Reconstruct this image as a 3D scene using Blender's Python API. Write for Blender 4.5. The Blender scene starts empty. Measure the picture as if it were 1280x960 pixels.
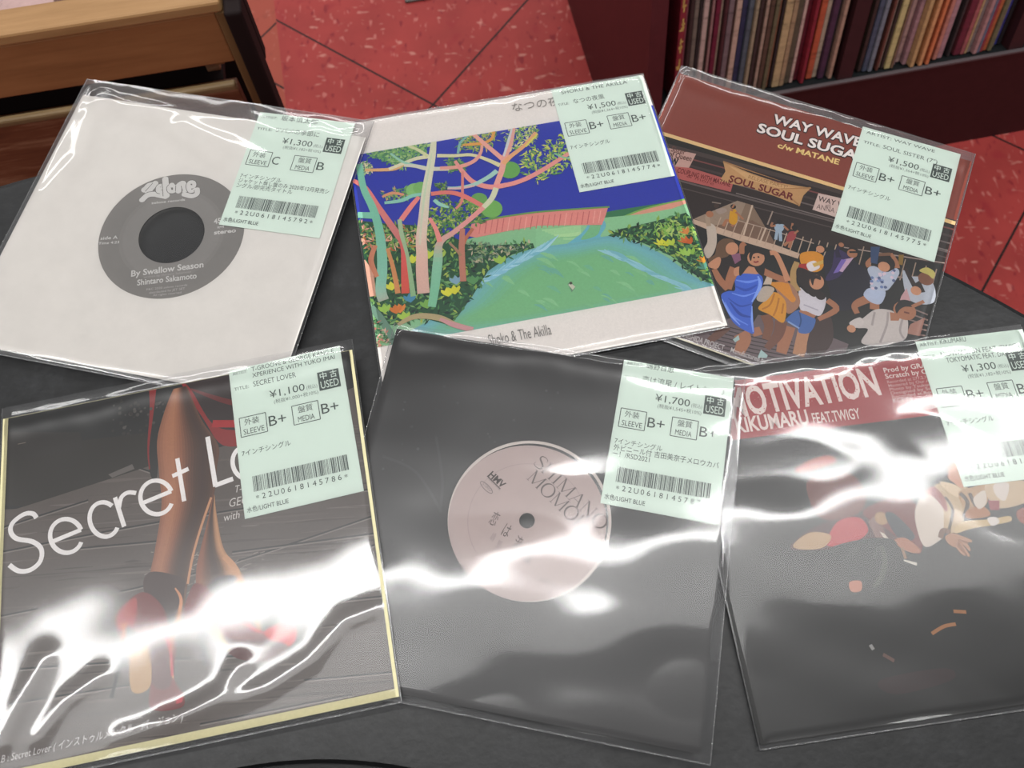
import bpy, math, random
from mathutils import Vector, Matrix
from mathutils.geometry import tessellate_polygon

sc = bpy.context.scene
COL = sc.collection
T = 0.70                                   # height of the table top above the floor

# ------------------------------------------------------------------ camera
FPX, CAMH, PITCH, ROLL = 1054.1, 0.4126, 1.1645, -0.058129
fwd = Vector((0, math.cos(PITCH), -math.sin(PITCH)))
r0 = Vector((1, 0, 0)); u0 = r0.cross(fwd)
cr, sr = math.cos(ROLL), math.sin(ROLL)
rgt = r0 * cr + u0 * sr
upv = r0 * -sr + u0 * cr
EYE = Vector((0, 0, T + CAMH))
cam_data = bpy.data.cameras.new('camera')
cam = bpy.data.objects.new('camera', cam_data)
COL.objects.link(cam)
M = Matrix((rgt, upv, -fwd)).transposed().to_4x4()
M.translation = EYE
cam.matrix_world = M
cam_data.sensor_fit = 'HORIZONTAL'; cam_data.sensor_width = 36.0
cam_data.lens = FPX / 1280 * 36
cam_data.clip_start = 0.01; cam_data.clip_end = 50
cam_data.dof.use_dof = True
cam_data.dof.focus_distance = 0.46
cam_data.dof.aperture_fstop = 17
sc.camera = cam

# ------------------------------------------------------------------ world, lamps, exposure
sc.view_settings.view_transform = 'Standard'
sc.view_settings.look = 'None'
sc.view_settings.gamma = 1.0
sc.view_settings.use_curve_mapping = False
sc.view_settings.exposure = -0.10
sc.cycles.use_denoising = True
sc.cycles.use_adaptive_sampling = False
sc.cycles.denoising_input_passes = 'RGB_ALBEDO_NORMAL'
sc.cycles.denoising_prefilter = 'ACCURATE'
sc.cycles.transparent_max_bounces = 24
sc.cycles.max_bounces = 8
W = bpy.data.worlds.new('world'); sc.world = W
W.use_nodes = True
bg = W.node_tree.nodes['Background']
bg.inputs[0].default_value = (1.0, 0.99, 0.985, 1)
bg.inputs[1].default_value = 0.16
SHOP = math.radians(8.2)                   # the shop's own axes are turned this much
EX = Vector((math.cos(SHOP), math.sin(SHOP), 0)); EY = Vector((-math.sin(SHOP), math.cos(SHOP), 0)); EZ = Vector((0, 0, 1))


def lamp_row(name, x, y, length, width, watts, z=T + 2.0):
    d = bpy.data.lights.new(name, 'AREA'); d.shape = 'RECTANGLE'
    d.size = length; d.size_y = width; d.energy = watts
    d.color = (1.0, 0.99, 0.975)
    o = bpy.data.objects.new(name, d); COL.objects.link(o)
    o.location = (x, y, z); o.rotation_euler = (0, 0, SHOP)
    return o


# rows of fluorescent lamps run along the shop, about 2.1 m apart
for ly, lw, wd in ((0.47, 42, .07), (2.75, 52, .26), (4.85, 66, .26), (6.95, 66, .26), (-1.75, 40, .26), (-3.9, 40, .26)):
    lamp_row('ceiling_lamp', 0.02 - ly * 0.14, ly, 4.6, wd, lw)


lamp_row('added_ceiling_glow', -0.02, 0.27, 4.6, 0.36, 20, T + 2.02)   # added luminous panel, gives the grey veil below the lamp's reflected band


# ------------------------------------------------------------------ helpers
def lin(c):
    c = c.lstrip('#')
    o = []
    for i in (0, 2, 4):
        v = int(c[i:i + 2], 16) / 255
        o.append(v / 12.92 if v <= 0.04045 else ((v + 0.055) / 1.055) ** 2.4)
    return tuple(o)


def tag(o, label=None, cat=None, group=None, kind=None):
    if label: o['label'] = label
    if cat: o['category'] = cat
    if group: o['group'] = group
    if kind: o['kind'] = kind
    return o


def empty(name, mat):
    o = bpy.data.objects.new(name, None); COL.objects.link(o)
    o.empty_display_size = 0.02
    o.matrix_world = mat
    return o


def mesh_obj(name, verts, faces, mats, parent=None, fmat=None, smooth=False, cols=None):
    me = bpy.data.meshes.new(name)
    me.from_pydata([tuple(v) for v in verts], [], faces)
    for m in (mats if isinstance(mats, (list, tuple)) else [mats]): me.materials.append(m)
    if fmat:
        for p, k in zip(me.polygons, fmat): p.material_index = k
    if smooth:
        for p in me.polygons: p.use_smooth = True
    if cols:
        ca = me.color_attributes.new('ink', 'FLOAT_COLOR', 'CORNER')
        i = 0
        for p, c in zip(me.polygons, cols):
            for _ in p.loop_indices:
                ca.data[i].color = (c[0], c[1], c[2], 1); i += 1
    me.update()
    o = bpy.data.objects.new(name, me); COL.objects.link(o)
    if parent: o.parent = parent
    return o


def new_mat(name):
    m = bpy.data.materials.new(name); m.use_nodes = True
    nt = m.node_tree
    b = nt.nodes['Principled BSDF']
    return m, nt, b


def ramp(nt, stops, fac):
    r = nt.nodes.new('ShaderNodeValToRGB')
    el = r.color_ramp.elements
    el[0].position, el[0].color = stops[0][0], (*stops[0][1], 1)
    el[1].position, el[1].color = stops[-1][0], (*stops[-1][1], 1)
    for p, c in stops[1:-1]:
        e = el.new(p); e.color = (*c, 1)
    nt.links.new(fac, r.inputs[0])
    return r


def tex(nt, kind, scale, coord='Object', stretch=None, **kw):
    tc = nt.nodes.new('ShaderNodeTexCoord')
    n = nt.nodes.new(kind)
    out = tc.outputs[coord]
    if stretch:
        mp = nt.nodes.new('ShaderNodeMapping'); mp.inputs['Scale'].default_value = stretch[:3]
        if len(stretch) > 3: mp.inputs['Rotation'].default_value = (0, 0, stretch[3])
        nt.links.new(out, mp.inputs[0]); out = mp.outputs[0]
    nt.links.new(out, n.inputs['Vector'])
    n.inputs['Scale'].default_value = scale
    for k, v in kw.items(): n.inputs[k].default_value = v
    return n


def plain(name, col, rough=0.5, spec=0.4, noise=None):
    m, nt, b = new_mat(name)
    b.inputs['Roughness'].default_value = rough
    b.inputs['Specular IOR Level'].default_value = spec
    b.inputs['Base Color'].default_value = (*col, 1)
    if noise:
        sc_, amt, st = noise
        n = tex(nt, 'ShaderNodeTexNoise', sc_, stretch=st, Detail=6.0, Roughness=0.65)
        r = ramp(nt, [(0.3, tuple(v * (1 - amt) for v in col)), (0.7, tuple(v * (1 + amt) for v in col))], n.outputs[0])
        nt.links.new(r.outputs[0], b.inputs['Base Color'])
    return m


# printed paper and card: the printed inks sit in the mesh as flat coloured pieces
def print_mat(name, rough, spec, grain=0.0, gscale=300):
    m, nt, b = new_mat(name)
    at = nt.nodes.new('ShaderNodeAttribute'); at.attribute_name = 'ink'
    b.inputs['Roughness'].default_value = rough
    b.inputs['Specular IOR Level'].default_value = spec
    if grain:
        n = tex(nt, 'ShaderNodeTexNoise', gscale, Detail=5.0, Roughness=0.7)
        r = ramp(nt, [(0.3, (1 - grain,) * 3), (0.7, (1 + grain,) * 3)], n.outputs[0])
        mx = nt.nodes.new('ShaderNodeMix'); mx.data_type = 'RGBA'; mx.blend_type = 'MULTIPLY'
        mx.inputs['Factor'].default_value = 1.0
        nt.links.new(at.outputs['Color'], mx.inputs['A']); nt.links.new(r.outputs[0], mx.inputs['B'])
        nt.links.new(mx.outputs['Result'], b.inputs['Base Color'])
    else:
        nt.links.new(at.outputs['Color'], b.inputs['Base Color'])
    return m


MAT_PRINT = print_mat('coated_print', 0.40, 0.42, 0.06, 900)
MAT_PAPER = print_mat('uncoated_paper', 0.85, 0.15, 0.035, 55)
MAT_STICKER = print_mat('sticker_paper', 0.6, 0.3)
MAT_VINYL = plain('black_vinyl', (0.012, 0.012, 0.013), 0.25, 0.5)


def film_mat(gain=1.75):
    m = bpy.data.materials.new('clear_film'); m.use_nodes = True
    nt = m.node_tree; nt.nodes.clear()
    out = nt.nodes.new('ShaderNodeOutputMaterial')
    tr = nt.nodes.new('ShaderNodeBsdfTransparent'); tr.inputs[0].default_value = (0.975, 0.975, 0.98, 1)
    g1 = nt.nodes.new('ShaderNodeBsdfGlossy'); g1.inputs['Roughness'].default_value = 0.085
    g2 = nt.nodes.new('ShaderNodeBsdfGlossy'); g2.inputs['Roughness'].default_value = 0.33
    mg = nt.nodes.new('ShaderNodeMixShader'); mg.inputs[0].default_value = 0.42
    nt.links.new(g1.outputs[0], mg.inputs[1]); nt.links.new(g2.outputs[0], mg.inputs[2])
    fr = nt.nodes.new('ShaderNodeFresnel'); fr.inputs['IOR'].default_value = 1.5
    mu = nt.nodes.new('ShaderNodeMath'); mu.operation = 'MULTIPLY'; mu.inputs[1].default_value = gain
    mu.use_clamp = True
    nt.links.new(fr.outputs[0], mu.inputs[0])
    mx = nt.nodes.new('ShaderNodeMixShader')
    nt.links.new(mu.outputs[0], mx.inputs[0]); nt.links.new(tr.outputs[0], mx.inputs[1]); nt.links.new(mg.outputs[0], mx.inputs[2])
    nt.links.new(mx.outputs[0], out.inputs[0])
    return m


MAT_FILM = film_mat()
MAT_FILM_BACK = film_mat(0.5)


def box_data(x0, x1, y0, y1, z0, z1):
    v = [(x0, y0, z0), (x1, y0, z0), (x1, y1, z0), (x0, y1, z0), (x0, y0, z1), (x1, y0, z1), (x1, y1, z1), (x0, y1, z1)]
    f = [(0, 3, 2, 1), (4, 5, 6, 7), (0, 1, 5, 4), (1, 2, 6, 5), (2, 3, 7, 6), (3, 0, 4, 7)]
    return v, f


def bevel_box(name, x0, x1, y0, y1, z0, z1, mat, parent=None, b=0.002, seg=2, frame=None):
    import bmesh
    v, f = box_data(x0, x1, y0, y1, z0, z1)
    bm = bmesh.new()
    bv = [bm.verts.new(p) for p in v]
    for q in f: bm.faces.new([bv[i] for i in q])
    if b: bmesh.ops.bevel(bm, geom=list(bm.edges), offset=b, segments=seg, affect='EDGES', profile=0.5)
    if frame: bmesh.ops.transform(bm, matrix=frame, verts=list(bm.verts))
    me = bpy.data.meshes.new(name); bm.to_mesh(me); bm.free()
    me.materials.append(mat)
    o = bpy.data.objects.new(name, me); COL.objects.link(o)
    if parent: o.parent = parent
    return o


def lathe(profile, n=96):
    v, f = [], []
    for i in range(n):
        a = 2 * math.pi * i / n
        for r, z in profile: v.append((r * math.cos(a), r * math.sin(a), z))
    k = len(profile)
    for i in range(n):
        for j in range(k - 1):
            a, b = i * k + j, ((i + 1) % n) * k + j
            f.append((a, b, b + 1, a + 1))
    return v, f


# ------------------------------------------------------------------ flat print work
_tc = {}


def text_mesh(s, bold=0.0, res=3):
    key = (s, bold, res)
    if key in _tc: return _tc[key]
    cu = bpy.data.curves.new('text', 'FONT'); cu.body = s; cu.size = 1.0
    cu.resolution_u = res; cu.offset = bold; cu.fill_mode = 'FRONT'
    ob = bpy.data.objects.new('text', cu); COL.objects.link(ob)
    dg = bpy.context.evaluated_depsgraph_get(); dg.update()
    me = ob.evaluated_get(dg).to_mesh()
    V = [(v.co.x, v.co.y) for v in me.vertices]
    F_ = []
    for p in me.polygons:
        q = list(p.vertices)
        for k in range(1, len(q) - 1): F_.append((q[0], q[k], q[k + 1]))
    ob.evaluated_get(dg).to_mesh_clear()
    bpy.data.objects.remove(ob); bpy.data.curves.remove(cu)
    _tc[key] = (V, F_)
    return _tc[key]


def cap_height():
    V, _ = text_mesh('H')
    return max(v[1] for v in V)


CAP = cap_height()


def smooth_path(p, closed=False, n=5):
    out = []
    L = len(p)
    rng = range(L) if closed else range(L - 1)
    for i in rng:
        g = (lambda k: p[k % L]) if closed else (lambda k: p[min(max(k, 0), L - 1)])
        a, b, c, d = g(i - 1), g(i), g(i + 1), g(i + 2)
        for j in range(n):
            t = j / n
            out.append(tuple(0.5 * (2 * b[m] + (c[m] - a[m]) * t + (2 * a[m] - 5 * b[m] + 4 * c[m] - d[m]) * t * t +
                                    (3 * b[m] - a[m] - 3 * c[m] + d[m]) * t ** 3) for m in (0, 1)))
    if not closed: out.append(tuple(p[-1]))
    return out


def clip_poly(poly, rect):
    x0, x1, y0, y1 = rect
    for ax, lim, sg in ((0, x0, 1), (0, x1, -1), (1, y0, 1), (1, y1, -1)):
        out = []
        for i in range(len(poly)):
            a, b = poly[i - 1], poly[i]
            da, db = (a[ax] - lim) * sg, (b[ax] - lim) * sg
            if (da >= 0) != (db >= 0):
                t = da / (da - db)
                out.append((a[0] + (b[0] - a[0]) * t, a[1] + (b[1] - a[1]) * t))
            if db >= 0: out.append(b)
        poly = out
        if len(poly) < 3: return []
    return poly


class Art:
    """Collects flat coloured pieces in the plane of one printed sheet."""

    def __init__(s, z0, clip, at=None, veil=0.02, gain=0.95):
        s.v, s.f, s.c = [], [], []
        s.z = z0; s.dz = 8e-7; s.wk = 1.0; s.dk = None; s.clip = clip; s.at = at; s.veil = veil; s.gain = gain

    def ink(s, c):
        if isinstance(c, str):
            c = lin(c)
            return tuple(max(0.002, (k - s.veil) / s.gain) for k in c)
        return c

    def solid(s, verts, faces, col):
        n = len(s.v); col = s.ink(col)
        s.v += list(verts)
        for f in faces: s.f.append(tuple(n + i for i in f)); s.c.append(col)

    def _tri(s, pts, col, z):
        p = clip_poly(pts, s.clip)
        if len(p) < 3: return
        area = sum(p[i - 1][0] * p[i][1] - p[i][0] * p[i - 1][1] for i in range(len(p)))
        if abs(area) < 1e-13: return
        if area < 0: p = p[::-1]
        n = len(s.v)
        s.v += [(q[0], q[1], z) for q in p]
        s.f.append(tuple(range(n, n + len(p)))); s.c.append(col)

    def px(s, pts):
        return [s.at(*p) for p in pts] if s.at else pts

    def poly(s, pts, col, local=False, smooth=False, z=None):
        P = pts if local else s.px(pts)
        if smooth: P = smooth_path(P, True)
        if z is None: s.z += s.dz; z = s.z
        col = s.ink(col)
        for t in tessellate_polygon([[Vector((p[0], p[1], 0)) for p in P]]):
            s._tri([P[i] for i in t], col, z)

    def strip(s, pts, w, col, local=False, smooth=True, z=None, cap=True):
        """a ribbon; w in metres, a number or one number per point"""
        P = pts if local else s.px(pts)
        ws = list(w) if isinstance(w, (list, tuple)) else [w] * len(P)
        if s.wk != 1 and max(ws) > .0021: ws = [q * s.wk for q in ws]
        if smooth and len(P) > 2:
            wp = smooth_path([(a, 0) for a in ws]); P = smooth_path(P); ws = [a[0] for a in wp]
        if z is None: s.z += s.dz; z = s.z
        cols = [s.ink(q) for q in col] if isinstance(col, list) else None
        col = None if cols else s.ink(col)
        L, R = [], []
        for i, p in enumerate(P):
            a, b = P[max(i - 1, 0)], P[min(i + 1, len(P) - 1)]
            dx, dy = b[0] - a[0], b[1] - a[1]
            l = math.hypot(dx, dy) or 1
            nx, ny = -dy / l * ws[i] / 2, dx / l * ws[i] / 2
            L.append((p[0] + nx, p[1] + ny)); R.append((p[0] - nx, p[1] - ny))
        for i in range(len(P) - 1):
            if cols:
                u = (i + .5) / (len(P) - 1) * (len(cols) - 1); k = min(int(u), len(cols) - 2); u -= k
                col = tuple(cols[k][m] * (1 - u) + cols[k + 1][m] * u for m in range(3))
            s._tri([R[i], R[i + 1], L[i + 1], L[i]], col, z)

    def blend(s, left, right, cols, nu=22, n=6):
        """a band between two outlines whose colour runs across from left to right"""
        A, B = smooth_path(s.px(left), n=n), smooth_path(s.px(right), n=n)
        C_ = [s.ink(c) for c in cols]
        s.z += s.dz
        m_ = min(len(A), len(B))
        A = [A[int(i * (len(A) - 1) / (m_ - 1))] for i in range(m_)]; B = [B[int(i * (len(B) - 1) / (m_ - 1))] for i in range(m_)]
        g = lambda i, u: (A[i][0] + (B[i][0] - A[i][0]) * u, A[i][1] + (B[i][1] - A[i][1]) * u)
        for i in range(m_ - 1):
            for j in range(nu):
                u = (j + .5) / nu * (len(C_) - 1); k = min(int(u), len(C_) - 2); u -= k
                c = tuple(C_[k][q] * (1 - u) + C_[k + 1][q] * u for q in range(3))
                s._tri([g(i, j / nu), g(i, (j + 1) / nu), g(i + 1, (j + 1) / nu), g(i + 1, j / nu)], c, s.z)

    def disc(s, c, r, col, local=False, ry=None, n=20, z=None):
        p = c if local else s.at(*c)
        k_ = s.dk or s.wk
        if r > .0021: r *= k_; ry = ry * k_ if ry else None
        s.poly([(p[0] + r * math.cos(2 * math.pi * k / n), p[1] + (ry or r) * math.sin(2 * math.pi * k / n)) for k in range(n)], col, True, z=z)

    def text(s, t, a, b, col, h=None, bold=0.0, local=False, shear=0.0, z=None, res=3):
        """t runs from a to b along its baseline; h is the height of a capital"""
        V, F_ = text_mesh(t, bold, res)
        A, B = (a, b) if local else (s.at(*a), s.at(*b))
        dx, dy = B[0] - A[0], B[1] - A[1]
        L = math.hypot(dx, dy); ux, uy = dx / L, dy / L
        x0, x1 = min(v[0] for v in V), max(v[0] for v in V)
        kx = L / (x1 - x0); ky = h / CAP if h else kx
        if z is None: s.z += s.dz; z = s.z
        col = s.ink(col)
        P = []
        for v in V:
            lx, ly = (v[0] - x0) * kx + v[1] * ky * shear, v[1] * ky
            P.append((A[0] + lx * ux - ly * uy, A[1] + lx * uy + ly * ux))
        for f in F_: s._tri([P[i] for i in f], col, z)

    def glyph(s, t, c, ux, uy, h, col):
        V, F_ = text_mesh(t)
        k = h / CAP; m = (min(v[0] for v in V) + max(v[0] for v in V)) / 2
        s.z += s.dz; col = s.ink(col)
        P = [(c[0] + (v[0] - m) * k * ux[0] + v[1] * k * uy[0], c[1] + (v[0] - m) * k * ux[1] + v[1] * k * uy[1]) for v in V]
        for f in F_: s._tri([P[i] for i in f], col, s.z)

    def build(s, name, mat, parent=None):
        return mesh_obj(name, s.v, s.f, mat, parent, cols=s.c)


def zm(ox, oy, k):
    """points read from an enlargement that starts at ox, oy and is k times as large"""
    return lambda *p: [(ox + x / k, oy + y / k) for x, y in p]


# ------------------------------------------------------------------ floor
def floor_mat():
    m, nt, b = new_mat('red_vinyl_tile')
    N, Lk = nt.nodes.new, nt.links.new
    tc = N('ShaderNodeTexCoord')
    mp = N('ShaderNodeMapping'); mp.vector_type = 'TEXTURE'
    mp.inputs['Location'].default_value = (-0.105, 0.997, 0)
    mp.inputs['Rotation'].default_value = (0, 0, math.radians(-37.5))
    mp.inputs['Scale'].default_value = (0.447, 0.447, 1)
    Lk(tc.outputs['Object'], mp.inputs[0])
    sx = N('ShaderNodeSeparateXYZ'); Lk(mp.outputs[0], sx.inputs[0])
    vm = N('ShaderNodeVectorMath'); vm.operation = 'DOT_PRODUCT'; vm.inputs[1].default_value = EX
    Lk(tc.outputs['Object'], vm.inputs[0])
    s0 = Vector((-0.370, 1.13, 0)).dot(EX)
    lt0 = N('ShaderNodeMath'); lt0.operation = 'LESS_THAN'; lt0.inputs[1].default_value = s0; Lk(vm.outputs['Value'], lt0.inputs[0])
    joints = []
    joints = []
    for ax in (0, 1):
        a = N('ShaderNodeMath'); a.operation = 'ADD'; a.inputs[1].default_value = 0.5
        sh = N('ShaderNodeMath'); sh.operation = 'MULTIPLY_ADD'; sh.inputs[1].default_value = (-0.232, 0.25)[ax]
        Lk(lt0.outputs[0], sh.inputs[0]); Lk(sx.outputs[ax], sh.inputs[2])
        fr = N('ShaderNodeMath'); fr.operation = 'FRACT'
        su = N('ShaderNodeMath'); su.operation = 'SUBTRACT'; su.inputs[1].default_value = 0.5
        ab = N('ShaderNodeMath'); ab.operation = 'ABSOLUTE'
        lt = N('ShaderNodeMath'); lt.operation = 'LESS_THAN'; lt.inputs[1].default_value = 0.0040
        Lk(sh.outputs[0], a.inputs[0]); Lk(a.outputs[0], fr.inputs[0]); Lk(fr.outputs[0], su.inputs[0]); Lk(su.outputs[0], ab.inputs[0]); Lk(ab.outputs[0], lt.inputs[0])
        joints.append(lt)
    mxj = N('ShaderNodeMath'); mxj.operation = 'MAXIMUM'; Lk(joints[0].outputs[0], mxj.inputs[0]); Lk(joints[1].outputs[0], mxj.inputs[1])
    base = (0.335, 0.042, 0.038)
    n1 = tex(nt, 'ShaderNodeTexNoise', 9, Detail=4.0)
    r1 = ramp(nt, [(0.3, tuple(v * 0.85 for v in base)), (0.7, tuple(v * 1.15 for v in base))], n1.outputs[0])

    def fleck(scale, stretch, lo, hi, col, prev, amt=1.0):
        n = tex(nt, 'ShaderNodeTexNoise', scale, stretch=stretch, Detail=1.5, Roughness=0.4)
        r = ramp(nt, [(lo, (0, 0, 0)), (hi, (amt,) * 3)], n.outputs[0])
        mx = N('ShaderNodeMix'); mx.data_type = 'RGBA'
        Lk(r.outputs[0], mx.inputs['Factor']); Lk(prev, mx.inputs['A']); mx.inputs['B'].default_value = (*col, 1)
        return mx.outputs['Result']
    c = fleck(105, (1, 0.42, 1, 0.5), 0.645, 0.72, (0.58, 0.20, 0.17), r1.outputs[0], 0.55)
    c = fleck(85, (0.45, 1, 1, 0.9), 0.66, 0.74, (0.62, 0.27, 0.22), c, 0.6)
    c = fleck(80, (1, 0.5, 1, -0.4), 0.63, 0.73, (0.22, 0.018, 0.024), c, 0.85)
    c = fleck(30, (1, 0.8, 1, 0.2), 0.62, 0.75, (0.30, 0.028, 0.032), c, 0.8)
    # the strip along the crates is laid in a browner tile
    br = N('ShaderNodeMix'); br.data_type = 'RGBA'; br.blend_type = 'MIX'
    ml = N('ShaderNodeMath'); ml.operation = 'MULTIPLY'; ml.inputs[1].default_value = 0.6; Lk(lt0.outputs[0], ml.inputs[0])
    Lk(ml.outputs[0], br.inputs['Factor']); Lk(c, br.inputs['A']); br.inputs['B'].default_value = (0.34, 0.085, 0.048, 1)
    fin = N('ShaderNodeMix'); fin.data_type = 'RGBA'
    Lk(mxj.outputs[0], fin.inputs['Factor']); Lk(br.outputs['Result'], fin.inputs['A']); fin.inputs['B'].default_value = (0.018, 0.010, 0.010, 1)
    Lk(fin.outputs['Result'], b.inputs['Base Color'])
    b.inputs['Roughness'].default_value = 0.62
    b.inputs['Specular IOR Level'].default_value = 0.2
    return m


fl = mesh_obj('floor', [(-4, -3, 0), (4, -3, 0), (4, 5, 0), (-4, 5, 0)], [(0, 1, 2, 3)], floor_mat())
tag(fl, kind='structure')

# ------------------------------------------------------------------ round table
def table_mat():
    m, nt, b = new_mat('charcoal_table_top')
    n = tex(nt, 'ShaderNodeTexNoise', 55, Detail=8.0, Roughness=0.75)
    r = ramp(nt, [(0.32, (0.005, 0.0055, 0.006)), (0.52, (0.010, 0.0105, 0.0115)), (0.72, (0.022, 0.023, 0.025))], n.outputs[0])
    nt.links.new(r.outputs[0], b.inputs['Base Color'])
    b.inputs['Roughness'].default_value = 0.42
    b.inputs['Specular IOR Level'].default_value = 0.40
    n2 = tex(nt, 'ShaderNodeTexNoise', 260, Detail=4.0)
    bp = nt.nodes.new('ShaderNodeBump'); bp.inputs['Strength'].default_value = 0.12; bp.inputs['Distance'].default_value = 0.001
    nt.links.new(n2.outputs[0], bp.inputs['Height']); nt.links.new(bp.outputs[0], b.inputs['Normal'])
    return m


TC = (-0.1231, -0.2572)
tb = empty('round_table', Matrix.Translation((TC[0], TC[1], 0)))
tag(tb, 'round charcoal grey table carrying the six records in clear sleeves', 'table')
R = 0.6123
v, f = lathe([(0.0, T - 0.032), (R - 0.02, T - 0.032), (R - 0.004, T - 0.028), (R, T - 0.02), (R, T - 0.004), (R - 0.0012, T - 0.001), (R - 0.004, T), (0.0, T)], 180)
mesh_obj('table_top', v, f, table_mat(), tb)
steel = plain('dark_steel', (0.02, 0.02, 0.022), 0.4)
v, f = lathe([(0.0, 0.02), (0.045, 0.02), (0.04, 0.06), (0.04, T - 0.06), (0.11, T - 0.033), (0, T - 0.033)], 40)
mesh_obj('pedestal', v, f, steel, tb, smooth=True)
v, f = lathe([(0.0, 0.0), (0.30, 0.0), (0.30, 0.012), (0.05, 0.03), (0, 0.03)], 64)
mesh_obj('base', v, f, steel, tb)

tray_c = (-0.1045, -0.2185)
v, f = lathe([(0.0, 0.0), (0.210, 0.0), (0.2165, 0.002), (0.2185, 0.005), (0.2165, 0.0085), (0.212, 0.0095), (0.207, 0.0085), (0.203, 0.006), (0.0, 0.006)], 160)
tr = mesh_obj('round_tray', v, f, plain('black_lacquer', (0.004, 0.004, 0.0045), 0.35, 0.3), smooth=True)
tr.location = (tray_c[0], tray_c[1], T)
tag(tr, 'black round tray on the grey table, only its rim showing at the bottom edge', 'tray')

# ------------------------------------------------------------------ records: frames on the table
FIT = {  # centre x, y, z above table, turn, tilt, tilt, sleeve width, sleeve height
    'A': (-0.19025, 0.28591, 0.0060828, -0.26029, 0.0052328, -0.0092765, 0.18905, 0.19008),
    'B': (0.012434, 0.2788, 0.0045294, 0.14219, -0.0044075, 0.007769, 0.18916, 0.18255),
    'C': (0.15864, 0.26423, 0.0018403, -0.45967, 0.00011557, -0.0027551, 0.18236, 0.18736),
    'D': (-0.16356, 0.099836, 0.007685, 0.14111, 0.0073684, -0.027874, 0.18725, 0.18509),
    'E': (0.0076731, 0.10127, 0.0081517, -0.23974, 0.013333, -0.0088701, 0.18787, 0.18666),
    'F': (0.187, 0.093163, 0.0038262, 0.082956, 0.016184, 0.0054374, 0.18917, 0.18506)}
MARG = {'A': (3, 1.5, 3, 13), 'B': (.8, .8, 1.2, 2), 'C': (1, 1, 4, 7), 'D': (1, .7, 2.5, 6.5), 'E': (2, 5, 3.4, 3.5), 'F': (.6, 3, 2, 3)}
PLANE = 0.0008                              # the fitted plane lies this far above a sleeve's underside
Z_COVER0, Z_COVER1 = 0.00008, 0.00060


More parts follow.
